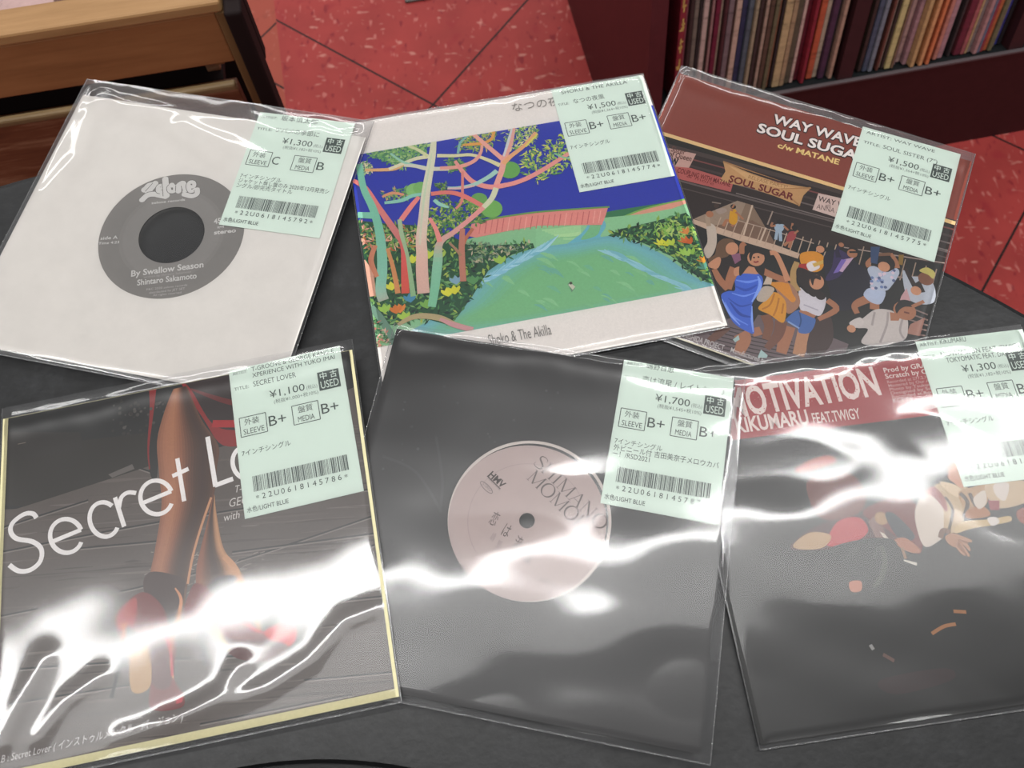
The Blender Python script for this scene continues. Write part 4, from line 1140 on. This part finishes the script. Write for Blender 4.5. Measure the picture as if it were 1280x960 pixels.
# ------------------------------------------------------------------ record E: black die-cut sleeve, pink label
re_ = Rec('E', 'record in black die-cut sleeve showing a pale pink label with grey serif lettering')
cE = (-0.0032, 0.0002)
a = Art(0.00050, re_.cov, re_.at, 0.02, 0.95)
plate_with_hole(a, re_.cov, cE, 0.0400, 0.00056, Z_COVER1, '#2c2b2c', '#b9b1ac')
rq = random.Random(9)
a.z = Z_COVER1 + 1e-6
# scuffs on the black card
for k in range(60):
    u, v_ = rq.uniform(-.085, .03), rq.uniform(-.03, .085)
    if math.hypot(u - cE[0], v_ - cE[1]) < .0415: continue
    a.disc((u, v_), rq.uniform(.0003, .0009), rq.choice(('#39383a', '#353436', '#414043')), True, n=7)
for P in (((478, 570), (520, 590), (552, 640)), ((545, 545), (553, 600), (550, 640))): a.strip(z1(*P), .0014, '#363537')
a.build('black_sleeve', MAT_PRINT, re_.root)
inner = Art(0.00030, (-1, 1, -1, 1), re_.at)
label_ring(inner, cE, 0.0385, 0.085, '#d8cfc9', 0.00048)
inner.build('inner_sleeve', MAT_PAPER, re_.root)
vd = vinyl_disc(re_.root, (-0.0041, -0.0011), 0.0038)
a = Art(0.00050, (-1, 1, -1, 1), re_.at, 0.03, 0.95)
cL = (-0.0041, -0.0011)
label_ring(a, cL, 0.0038, 0.0386, '#bfb0ad', 0.00051)
a.z = 0.00052
a.strip([(cL[0] + .0290 * math.cos(math.pi * k / 40), cL[1] + .0290 * math.sin(math.pi * k / 40)) for k in range(81)], .0004, '#b5a6a4', True, False)
zl = zm(540, 530, 4.175)
GK = '#77706f'
a.text('HMV', *zl((292, 268), (365, 335)), '#5a5554', .0032, .03, shear=0)
a.strip(zl((288, 270), (356, 338)), .0006, '#6b6564', smooth=False)
a.text('record shop', *zl((290, 285), (352, 345)), '#8a8281', .0010, 0)
a.strip(zl(*arc(284, 330, 42, 14, 0, 360, math.radians(45))), .0004, '#8d8584', smooth=False); a.text('STEREO', *zl((262, 316), (304, 352)), '#8d8584', .0016, 0)
# serif capitals, each made of thick and thin strokes with feet
def serif(word, p0, p1, h, col, wscale=1.0):
    A, B = Vector(a.at(*p0)), Vector(a.at(*p1))
    d = B - A; L = d.length; ux = d / L; uy = Vector((-ux.y, ux.x))
    G = {
        'S': (.62, [([(.52, .80), (.50, .95), (.30, 1.0), (.10, .90), (.10, .68), (.32, .54), (.54, .38), (.54, .12), (.30, 0), (.08, .06), (.06, .24)], (.03, .04, .05, .08, .12, .13, .12, .09, .05, .04, .03))]),
        'H': (.86, [([(.16, 0), (.16, 1)], .11), ([(.70, 0), (.70, 1)], .11), ([(.16, .52), (.70, .52)], .035)] + [([(x - .12, y), (x + .12, y)], .03) for x in (.16, .70) for y in (.015, .985)]),
        'I': (.40, [([(.20, 0), (.20, 1)], .11)] + [([(.07, y), (.33, y)], .03) for y in (.015, .985)]),
        'M': (1.02, [([(.14, 0), (.14, 1)], .04), ([(.14, 1), (.50, .03)], .11), ([(.50, .03), (.88, 1)], .04), ([(.88, 0), (.88, 1)], .11)] + [([(x - .10, .015), (x + .10, .015)], .03) for x in (.14, .88)] + [([(.02, .985), (.18, .985)], .03), ([(.86, .985), (1.0, .985)], .03)]),
        'A': (.84, [([(.10, 0), (.42, 1)], .04), ([(.42, 1), (.74, 0)], .12), ([(.22, .36), (.62, .36)], .035)] + [([(x - .10, .015), (x + .11, .015)], .03) for x in (.10, .74)]),
        'N': (.90, [([(.14, 0), (.14, 1)], .04), ([(.14, 1), (.74, .02)], .12), ([(.74, .02), (.74, 1)], .04)] + [([(.02, .015), (.26, .015)], .03), ([(.62, .985), (.86, .985)], .03), ([(.02, .985), (.16, .985)], .03)]),
        'O': (.90, [([(.45 + .38 * math.cos(t * math.pi / 12), .5 + .51 * math.sin(t * math.pi / 12)) for t in range(25)], tuple(.045 + .085 * abs(math.cos(t * math.pi / 12)) for t in range(25)))]),
        'E': (.70, [([(.16, 0), (.16, 1)], .11), ([(.06, .015), (.58, .015)], .035), ([(.06, .985), (.56, .985)], .035), ([(.16, .52), (.46, .52)], .035), ([(.58, 0), (.58, .2)], .03), ([(.56, 1), (.56, .82)], .03)])}
    tot = sum(G[c][0] for c in word); k = L / tot; x = 0
    for c in word:
        adv, sts = G[c]
        for P, w in sts:
            pts = [tuple(A + ux * ((x + p[0]) * k) + uy * (p[1] * h)) for p in P]
            ws = [q * h for q in w] if isinstance(w, tuple) else w * h
            a.strip(pts, ws, col, True, len(P) > 2)
        x += adv
serif('SHIMANO', zl((525, 205))[0], zl((880, 560))[0], .0068, GK)
serif('MOMOE', zl((490, 282))[0], zl((775, 560))[0], .0068, GK)
for ch, q in (('恋', (294, 512)), ('は', (358, 574)), ('流', (416, 640)), ('星', (478, 706))):
    a.text(ch, *zl(q, (q[0] + 34, q[1] + 18)), GK, .0054, .0)
for ch, q in (('嶋', (300, 600)), ('野', (330, 640)), ('百', (362, 680)), ('恵', (396, 706))):
    a.text(ch, *zl(q, (q[0] + 20, q[1] + 11)), '#a89c9a', .0032, 0)
a.text('SIDE A', *zl((560, 820), (640, 850)), '#9a8f8d', .0018, 0)
a.build('center_label', MAT_PAPER, vd)
re_.sticker((750.3, 629), (897, 656.5), dict(
    head=[('ARTIST:', .03, .030, .18, .022), ('嶋野百恵', .21, .032, .46, .036), ('TITLE:', .03, .135, .16, .022), ('恋は流星 / レイトショウ', .19, .137, .93, .038)],
    yen='¥1,700', tax='(税抜¥1,545+税10%)', sl='B+', me='B+', code='*22U0618145787*',
    note=[(S7, .035, .590, .455, .030), ('外ビニール付 吉田美奈子メロウカバ', .035, .636, .955, .032), ('ー！/RSD2021', .035, .678, .36, .032)]))
re_.film(33, 1.3, ((0.055, -0.02, 0.02, 0.0004), (-0.03, -0.035, 0.016, 0.0003)))

# ------------------------------------------------------------------ record F: red banner, two seated figures
rf = Rec('F', 'record with a red title band above two dim seated figures, at the right edge')
a = rf.cover('#201f20', 0.02, 0.95)
zi = zm(800, 300, 2.667); zj = zm(980, 560, 4.267)
a.poly(zi((200, 478), (360, 463), (800, 405), (1500, 320), (1700, 500), (1480, 520), (1000, 580), (520, 640), (200, 680)), '#9c2f33')
a.poly(z1((1270, 520), (1500, 480), (1500, 620), (1290, 640)), '#2a2626')
a.wk = 0.62
# seated figures
a.poly(zj((40, 540), (100, 460), (260, 380), (420, 350), (560, 400), (620, 480), (560, 520), (260, 540)), '#4a2a2c', smooth=True)
a.poly(zj((60, 110), (150, 60), (240, 40), (280, 70), (180, 110), (90, 130)), '#a8584c', smooth=True)
a.poly(zj((120, 190), (220, 130), (360, 140), (430, 230), (420, 330), (300, 380), (180, 360)), '#6b3a34', smooth=True)
a.poly(zj((420, 350), (500, 290), (640, 260), (720, 330), (740, 520), (700, 560), (560, 440)), '#6e2f2c', smooth=True)
a.poly(zj((230, 490), (290, 390), (400, 370), (450, 440), (380, 500), (250, 525)), '#b03038', smooth=True)
a.poly(zj((50, 515), (140, 450), (250, 465), (210, 530), (90, 540)), '#b3926c', smooth=True)
a.poly(zj((450, 390), (500, 350), (550, 480), (500, 500)), '#7c5a54'); a.disc(zj((520, 375))[0], .0052, '#a3805a', n=14)
a.poly(zj((540, 360), (590, 350), (700, 470), (620, 490)), '#2c3038', smooth=True); a.poly(zj((590, 490), (650, 480), (730, 545), (690, 560), (620, 530)), '#a5694c', smooth=True)
a.poly(zj((510, 445), (535, 455), (565, 490), (540, 488)), '#c9beb0')
a.poly(zj((240, 540), (460, 480), (600, 500), (560, 600), (420, 740), (340, 640)), '#2a2c2c', smooth=True)
a.strip(zj((520, 520), (540, 600), (520, 690), (480, 740)), [.003, .004, .004, .003], '#474a42'); a.strip(zj((500, 530), (480, 590)), .003, '#3c403c'); a.strip(zj((330, 590), (400, 530)), .004, '#3a3c3a')
a.poly(zj((350, 715), (410, 710), (412, 760), (360, 765)), '#b9755a', smooth=True)
a.strip(zj((640, 598), (710, 620)), [.0012, .0026], '#cfc8bc'); a.strip(zj((630, 530), (650, 590)), .0014, '#8f6a4c')
# right hand figure in the cream jacket
a.poly(zj((760, 540), (900, 480), (1100, 420), (1400, 380), (1400, 560), (1000, 620)), '#231f1f')
a.poly(zj((740, 250), (800, 210), (850, 260), (860, 440), (820, 500), (750, 525), (710, 430), (700, 330)), '#c7bbb0', smooth=True)
a.poly(zj((800, 210), (860, 190), (1000, 230), (940, 420), (860, 450), (850, 320)), '#b39a76', smooth=True)
a.poly(zj((760, 235), (800, 205), (860, 270), (868, 340), (810, 270)), '#8d4440', smooth=True)
a.poly(zj((830, 180), (920, 200), (960, 260), (900, 250)), '#c9b394', smooth=True)
a.poly(zj((890, 90), (940, 80), (960, 210), (900, 180), (875, 150)), '#b98062', smooth=True)
a.poly(zj((930, 240), (1000, 210), (1080, 200), (1080, 300), (980, 340)), '#a98660', smooth=True)
for P, w in (((940, 240), (980, 290), (960, 370)), .002), (((990, 240), (1020, 300), (1050, 330)), .002), (((860, 260), (900, 330), (880, 440)), .0022): a.strip(zj(*P), w, '#4a3a30')
a.poly(zj((980, 330), (1060, 310), (1100, 360), (980, 375)), '#a0683c', smooth=True)
a.poly(zj((1010, 270), (1070, 225), (1080, 290), (1040, 325)), '#c4b8ac', smooth=True)
a.poly(zj((1070, 200), (1120, 180), (1320, 180), (1300, 280), (1180, 320), (1110, 300)), '#b9a284', smooth=True)
a.poly(zj((1090, 280), (1150, 280), (1150, 330), (1100, 330)), '#8c3038'); a.poly(zj((1120, 195), (1200, 190), (1180, 280), (1130, 250)), '#c7bcb4', smooth=True)
a.poly(zj((910, 430), (960, 390), (1100, 380), (1200, 362), (1210, 390), (1120, 410), (1000, 430), (920, 455)), '#bea578', smooth=True)
a.poly(zj((1085, 375), (1130, 368), (1150, 395), (1110, 415)), '#d0c8c2', smooth=True)
a.strip(zj((835, 480), (850, 440), (890, 450)), .0040, '#6b4630')
a.poly(zj((862, 470), (900, 455), (950, 470), (960, 500), (950, 530), (900, 525), (870, 500)), '#a8795a', smooth=True)
for P in (((940, 475), (975, 488), (1003, 498)), ((945, 490), (975, 520), (993, 548)), ((935, 505), (965, 545), (990, 578)), ((920, 515), (945, 550), (968, 572))): a.strip(zj(*P), [.0026, .0030, .0018], '#a8795a')
for P in (((930, 490), (985, 505)), ((920, 510), (975, 570)), ((930, 500), (960, 550))): a.strip(zj(*P), .0010, '#8b5c42')
a.poly(zj((1250, 330), (1400, 300), (1400, 420), (1270, 400)), '#8f4a38', smooth=True)
for P, c in (((1165, 792), (1180, 783), (1195, 780)), '#a8744c'), (((1192, 764), (1208, 765)), '#a8744c'), (((1088, 806), (1092, 812)), '#9c9a98'), (((1104, 818), (1118, 826)), '#6b5048'): a.strip(z1(*P), .0016, c)
a.poly(z1((1100, 850), (1180, 835), (1190, 850), (1120, 868)), '#35272a', smooth=True)
a.wk = 1.0
# lettering on the band
CW = '#e0d2cc'
a.text('MOTIVATION', *zi((305, 592), (806, 512)), CW, .0150, .03)
a.text('KIKUMARU', *zi((325, 642), (566, 612)), CW, .0076, .028)
a.text('FEAT.TWIGY', *zi((580, 612), (738, 594)), CW, .0056, .014)
rq = random.Random(4)
for k in range(150):                                   # worn specks through the letters
    x = rq.uniform(345, 800); t = (x - 340) / 466
    a.disc(zi((x, 588 - t * 76 - rq.uniform(0, 90)))[0], rq.uniform(.0001, .0004), '#b0625f', n=5, z=a.z + 1e-6)
a.z += 2e-6
a.text('Prod by GRADIS NICE', *zi((815, 442), (1060, 410)), CW, .0026, .015)
a.text('Scratch by Chief Rocker', *zi((820, 462), (1085, 428)), CW, .0026, .015)
for k, tx in enumerate(('Recorded at 277.2.1 by Big Santa', 'Mastered by Our Audio Sound', 'Photo by Tsukuru Mogami', 'Designed by Sabro Suda', 'Recorded at Rock & Cube')):
    a.text(tx, *zi((826 + k * 4, 478 + k * 12.5), (1040 + k * 4, 450 + k * 12.5)), '#c9a09c', .0016, .004)
a.text('KCE-04', *zi((846, 542), (910, 534)), CW, .0022, .012)
a.poly(zi((856, 556), (1120, 520), (1124, 542), (858, 575)), '#d9ccc8')
a.text('Taken from the Album', *zi((862, 571), (1100, 541)), '#7a2c2e', .0022, .012)
a.build('cover', MAT_PRINT, rf.root)
rf.sticker((1204.4, 609), None, dict(
    head=[('ARTIST:', .03, .040, .20, .022), ('KIKUMARU', .22, .040, .46, .034), ('TITLE:', .03, .130, .14, .024), ('MOTIVATION FEAT. TWIGY /', .19, .130, .96, .034), ('TOKYOMATIC FEAT. DABO TAD\'S', .22, .175, .97, .034)],
    yen='¥1,300', tax='(税抜¥1,182+税10%)', sl='B+', me='B+', code='*22U0618145771*', note=NOTE7), tl=(1143.6, 427), width=.0585)
rf.film(44, 1.35, ((-0.06, 0.0, 0.02, 0.0004),))

# ------------------------------------------------------------------ wooden crate stand behind the table, on the left
def wood(name, c0, c1, c2, rough, along=0):
    m, nt, b = new_mat(name)
    st = (1.2, 14, 14, 0) if along == 0 else (14, 14, 1.2, 0)
    n = tex(nt, 'ShaderNodeTexNoise', 5, stretch=st, Detail=8.0, Roughness=0.7)
    r = ramp(nt, [(0.28, c0), (0.5, c1), (0.75, c2)], n.outputs[0])
    nt.links.new(r.outputs[0], b.inputs['Base Color'])
    b.inputs['Roughness'].default_value = rough
    b.inputs['Specular IOR Level'].default_value = 0.3
    return m


W_TOP = wood('pale_wood', (0.30, 0.16, 0.062), (0.38, 0.21, 0.088), (0.45, 0.27, 0.125), 0.55)
W_FRONT = wood('brown_board', (0.23, 0.095, 0.036), (0.30, 0.13, 0.050), (0.37, 0.165, 0.066), 0.55)
W_OLD = wood('worn_plank', (0.11, 0.038, 0.02), (0.20, 0.075, 0.036), (0.46, 0.27, 0.16), 0.6)
W_RIM = wood('tan_edge', (0.13, 0.08, 0.038), (0.22, 0.145, 0.07), (0.36, 0.25, 0.13), 0.5)
W_DARK = plain('dark_wood_and_slot_shade', (0.012, 0.006, 0.006), 0.75, 0.2)  # dark post wood; on the inner boards it stands in for slot shade
CO = Vector((-0.418, 0.580, 0)); CA = math.radians(7.72)
cm = Matrix.Rotation(CA, 4, 'Z'); cm.translation = CO
cr_ = empty('wooden_crate', cm)
tag(cr_, 'brown wooden crate stand with pale top edge and dark corner post behind the table', 'crate')
Zt = T - 0.12
bevel_box('front_board', -.60, .178, 0.0, .018, Zt - .0685, Zt - .012, W_FRONT, cr_, .0015)
bevel_box('top_rail', -.60, .186, -.001, .031, Zt - .012, Zt, W_TOP, cr_, .0025)
bevel_box('back_board', -.60, .160, .10, .112, Zt - .30, Zt - .001, W_DARK, cr_, .0015)  # shade of the open slot is put into this board's dark colour
bevel_box('side_board', .150, .160, .0315, .0995, Zt - .10, Zt - .003, W_FRONT, cr_, .0015)
bevel_box('tray_floor', -.60, .160, .018, .0995, Zt - .0685, Zt - .060, W_FRONT, cr_, .001)
bevel_box('corner_stile', .178, .187, .0, .018, 0.10, Zt - .0125, wood('stile_wood', (0.16, 0.09, 0.035), (0.20, 0.11, 0.045), (0.25, 0.14, 0.06), 0.5, 1), cr_, .001)
bevel_box('lower_rail', -.60, .170, -.004, .004, Zt - .1010, Zt - .0920, W_RIM, cr_, .0025)
bevel_box('lower_board', -.60, .170, 0.0, .014, Zt - .40, Zt - .1010, W_OLD, cr_, .0015)
bevel_box('shelf_floor', -.60, .150, .020, .0995, Zt - .135, Zt - .125, W_DARK, cr_, .001)  # coloured near black to deepen the shade inside the slot
bevel_box('inner_stile', .135, .149, .05, .07, Zt - .1245, Zt - .0690, W_OLD, cr_, .001)
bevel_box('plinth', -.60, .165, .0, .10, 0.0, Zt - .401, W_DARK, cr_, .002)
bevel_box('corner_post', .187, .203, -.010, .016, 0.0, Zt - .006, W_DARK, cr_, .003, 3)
bevel_box('post_cap', .188, .203, .0165, .034, Zt - .09, Zt + .008, W_DARK, cr_, .003, 3)

# a few sleeves lying in the crate's tray
PAL = {}
def cmat(hexc, rough=0.55):
    if hexc not in PAL:
        c = tuple(v * .82 for v in lin(hexc)); m, nt, b = new_mat('card_' + hexc.strip('#'))
        n = tex(nt, 'ShaderNodeTexNoise', 26, stretch=(1, 1, 5), Detail=7.0, Roughness=0.75)
        r = ramp(nt, [(0.30, tuple(v * .35 for v in c)), (0.46, tuple(v * .9 for v in c)), (0.60, c), (0.76, tuple(min(1, v * 1.5 + .03) for v in c))], n.outputs[0])
        nt.links.new(r.outputs[0], b.inputs['Base Color']); b.inputs['Roughness'].default_value = rough
        PAL[hexc] = m
    return PAL[hexc]


o = bevel_box('card_box', -.16, .08, .034, .096, 0, .052, cmat('#c9a5a0'), None, .001)
o.matrix_world = cm @ Matrix.Translation((-.04, 0, Zt - .0598))
tag(o, 'pinkish card box in the wooden crate tray, in the upper left corner', 'box')

# ------------------------------------------------------------------ maroon record rack on the right
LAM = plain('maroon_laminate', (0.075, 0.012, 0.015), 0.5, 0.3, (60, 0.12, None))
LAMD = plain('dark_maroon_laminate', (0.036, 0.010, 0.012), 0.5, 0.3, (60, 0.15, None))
LINER = plain('black_shelf_liner', (0.010, 0.012, 0.013), 0.7, 0.2)
EDGE = plain('grey_edge_strip', (0.10, 0.08, 0.085), 0.4, 0.4)
RO = Vector((0.22588, 0.78180, 0)); RA = math.radians(8.3); LEAN = math.radians(15)
rm = Matrix.Rotation(RA, 4, 'Z'); rm.translation = RO
rack = empty('record_rack', rm)
tag(rack, 'dark maroon record rack with leaning bays full of album spines', 'rack')
PH = 0.197; DEP = 0.46; BAYS = [(-.002, .2505), (.272, .5000), (.522, .760)]
RW = .785
lean = Matrix.Translation((0, 0, PH)) @ Matrix.Rotation(-LEAN, 4, 'X')   # bay frame: x along, y back, z up along the spines
bevel_box('shelf_edge', -.002, RW, -.0012, .004, PH - .004, PH, EDGE, rack, .0005)


def prism(name, x0, x1, prof, mat, parent):
    n = len(prof)
    V = [(x0, y, z) for y, z in prof] + [(x1, y, z) for y, z in prof]
    F_ = [tuple(range(n))[::-1] if False else tuple(range(n)), tuple(range(2 * n - 1, n - 1, -1))]
    for i in range(n): F_.append((i, n + i, n + (i + 1) % n, (i + 1) % n))
    o = mesh_obj(name, V, F_, mat, parent)
    import bmesh
    bm = bmesh.new(); bm.from_mesh(o.data); bmesh.ops.recalc_face_normals(bm, faces=list(bm.faces)); bm.to_mesh(o.data); bm.free()
    return o


sl, cl = math.sin(LEAN), math.cos(LEAN); tl_ = math.tan(LEAN)
def slope(y, up=0.0): return PH - .001 - (y - .004) * tl_ + up       # the shelf drops to the back, square to the spines
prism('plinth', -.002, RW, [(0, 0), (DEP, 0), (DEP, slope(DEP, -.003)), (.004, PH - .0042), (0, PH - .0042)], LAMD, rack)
prism('shelf_liner', -.002, RW, [(.0042, slope(.004, -.0028)), (DEP - .005, slope(DEP - .005, -.0028)), (DEP - .005, slope(DEP - .005)), (.0042, slope(.004))], LINER, rack)
prism('side_panel', -.024, -.0022, [(0, 0), (DEP, 0), (DEP + .10, .60), (.42 * sl, PH + .42 * cl), (0, PH)], LAM, rack)
prism('side_panel', RW + .0002, RW + .022, [(0, 0), (DEP, 0), (DEP + .10, .60), (.42 * sl, PH + .42 * cl), (0, PH)], LAM, rack)
for xa, xb in ((.2507, .2718), (.5002, .5218), (.7602, .7848)):
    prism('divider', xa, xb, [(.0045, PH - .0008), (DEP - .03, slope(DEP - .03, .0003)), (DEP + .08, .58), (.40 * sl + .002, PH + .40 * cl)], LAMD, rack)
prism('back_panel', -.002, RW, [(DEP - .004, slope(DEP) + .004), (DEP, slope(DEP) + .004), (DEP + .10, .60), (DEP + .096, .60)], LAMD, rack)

ORD = ['first', 'second', 'third', 'fourth', 'fifth', 'sixth', 'seventh', 'eighth', 'ninth', 'tenth', 'eleventh', 'twelfth', 'thirteenth', 'fourteenth', 'fifteenth', 'sixteenth', 'seventeenth', 'eighteenth', 'nineteenth', 'twentieth', 'twenty-first', 'twenty-second', 'twenty-third', 'twenty-fourth', 'twenty-fifth', 'twenty-sixth', 'twenty-seventh', 'twenty-eighth', 'twenty-ninth', 'thirtieth', 'thirty-first', 'thirty-second', 'thirty-third', 'thirty-fourth', 'thirty-fifth', 'thirty-sixth', 'thirty-seventh', 'thirty-eighth', 'thirty-ninth', 'fortieth', 'forty-first', 'forty-second', 'forty-third', 'forty-fourth', 'forty-fifth', 'forty-sixth']
BAY1 = [('red', '#8a2230', 7), ('pink', '#b0606a', 2.5), ('dark brown', '#3a2524', 4), ('grey brown', '#7a6a60', 5), ('dark', '#2e2526', 3), ('pale pink', '#c0a098', 5), ('olive', '#4a4438', 4.5), ('rose', '#a87a78', 3), ('crimson', '#6d1230', 5), ('beige', '#b59c88', 3), ('maroon', '#4a2026', 3.5), ('grey mauve', '#7a6468', 5.5), ('brown', '#3e2822', 3), ('pale pink', '#c4a090', 6), ('navy', '#2e3050', 6), ('slate', '#5a606c', 5), ('tan', '#a08c74', 3.5), ('dark brown', '#3a2a28', 4), ('crimson', '#70283a', 3.5), ('beige', '#b09080', 4), ('brown', '#5a4034', 5), ('olive', '#6b6048', 4), ('brown', '#8a5a44', 3.5), ('dark', '#2a2224', 3), ('beige', '#bfa078', 8), ('tan', '#a8886a', 5), ('olive brown', '#5c5040', 7), ('pale pink', '#c8a49a', 3.5), ('maroon', '#6a1a2a', 6), ('crimson', '#8a2030', 4), ('grey', '#70666a', 4), ('orange', '#c0583a', 7), ('beige', '#b8a08c', 5), ('purple', '#4a2a44', 6), ('dark', '#262024', 3.5), ('tan', '#b08a78', 4)]
BAY2 = [('dark olive', '#3e3a34', 5), ('beige', '#b8a484', 2.5), ('dark brown', '#3e2a28', 5), ('slate', '#4e5468', 6), ('grey', '#7a7c88', 5), ('pale pink', '#c0a49a', 3.5), ('brown', '#6a3a30', 3), ('tan', '#a08478', 4), ('dark', '#40302c', 3), ('cream', '#c8b47e', 7), ('brown', '#7a5c48', 3), ('mauve', '#8a6a70', 5), ('pale pink', '#c49c94', 7), ('rose', '#b0848a', 5), ('tan', '#c49a6c', 5), ('gold', '#a07c2e', 5), ('peach', '#d8986a', 4.5), ('hot pink', '#c04a6a', 3.5), ('orange', '#d87a50', 4), ('plum', '#7a3a58', 3), ('orange', '#d88a3c', 4), ('salmon', '#c88070', 5), ('dusty pink', '#b08088', 7), ('grey teal', '#5a6664', 6), ('dark', '#3a2e30', 3), ('cream', '#cab89c', 4), ('crimson', '#6e2234', 8), ('rose', '#a85a5c', 5), ('tan', '#b8946c', 3), ('grey', '#8a7a78', 5), ('dusty pink', '#b48484', 4.5), ('slate', '#6a6a80', 4), ('crimson', '#9a3a40', 4), ('orange', '#b8603c', 5), ('olive', '#6e664a', 5), ('grey', '#80746e', 6), ('blue', '#3a3a8a', 5.5), ('dark', '#241e22', 5)]
BAY3 = [('grey', '#70686a', 5), ('beige', '#b8a08c', 4), ('crimson', '#702838', 5)]
LPH = .315


def lp(bay, i, x, th, name, hexc, label, rnd):
    """one album standing on the shelf and leaning back with its bay"""
    back = .006 + rnd.uniform(0, .014) if not (bay == 2 and i in (14, 16, 18)) else .0015
    yaw = 0.0
    o = bevel_box('album', 0, th, back, back + LPH * .93, .0022 + LPH * 0 + sl * 0, LPH + rnd.uniform(-.004, .002), cmat(hexc), None, min(.0007, th * .2), 1)
    # stand the spine on the shelf: the sole of the leaning album is raised to clear the liner
    o.matrix_world = rm @ Matrix.Translation((x, 0, 0)) @ lean @ Matrix.Translation((0, 0, (LPH * .93 + .03) * 0)) @ Matrix.Rotation(yaw, 4, 'Z')
    tag(o, label, 'album', 'album spines in the maroon rack')
    return o


for bay, lst, (bx0, bx1) in ((1, BAY1, BAYS[0]), (2, BAY2, BAYS[1]), (3, BAY3, (.524, .54))):
    rnd = random.Random(60 + bay)
    tot = sum(t for _, _, t in lst)
    k = (bx1 - bx0 - (.026 if bay == 1 else .003) - .0006 * len(lst)) / tot
    x = bx0 + (.020 if bay == 1 else .001)
    for i, (nm, hx, t) in enumerate(lst):
        th = t * k
        where = {1: 'left bay of the maroon rack', 2: 'second bay of the maroon rack', 3: 'bay cut off at the right edge'}[bay]
        lb = f'{nm} album spine, {ORD[i]} from the left in the {where}'
        if bay == 1 and i == 0: lb = 'red album spine with gold characters, at the left end of the rack'
        o = lp(bay, i, x, th - .0002, nm, hx, lb, rnd)
        if bay == 1 and i == 0:
            gold = plain('gold_ink', (0.55, 0.36, 0.10), 0.5)
            V, F_ = [], []
            rg = random.Random(2)
            for q in range(9):                          # brushed characters down the spine
                zc_ = .06 + q * .027
                for s_ in range(5):
                    w_, h_ = rg.choice(((.0052, .0022), (.0018, .011), (.0046, .002), (.0016, .008)))
                    cx_ = th / 2 + rg.uniform(-.0012, .0012); cz_ = zc_ + rg.uniform(-.008, .008)
                    n = len(V); yy = .0038
                    V += [(cx_ - w_ / 2, yy, cz_ - h_ / 2), (cx_ + w_ / 2, yy, cz_ - h_ / 2 + .001), (cx_ + w_ / 2, yy, cz_ + h_ / 2 + .001), (cx_ - w_ / 2, yy, cz_ + h_ / 2)]
                    F_.append((n, n + 1, n + 2, n + 3))
            mn = min(v.co.y for v in o.data.vertices)
            V = [(x_, mn - .00008, z_) for x_, y_, z_ in V]
            mesh_obj('spine_lettering', V, F_, gold, o)
        x += th + .0006

# ------------------------------------------------------------------ small floor plate at the top edge
pm = Matrix.Rotation(SHOP, 4, 'Z'); pm.translation = Vector((-.131, 1.262, 0))
o = bevel_box('floor_plate', -.024, .024, -.029, .029, 0, .004, plain('dull_metal', (0.10, 0.085, 0.075), 0.5), None, .0015)
o.matrix_world = pm
tag(o, 'small dull grey metal plate on the red floor at the top edge', 'plate')
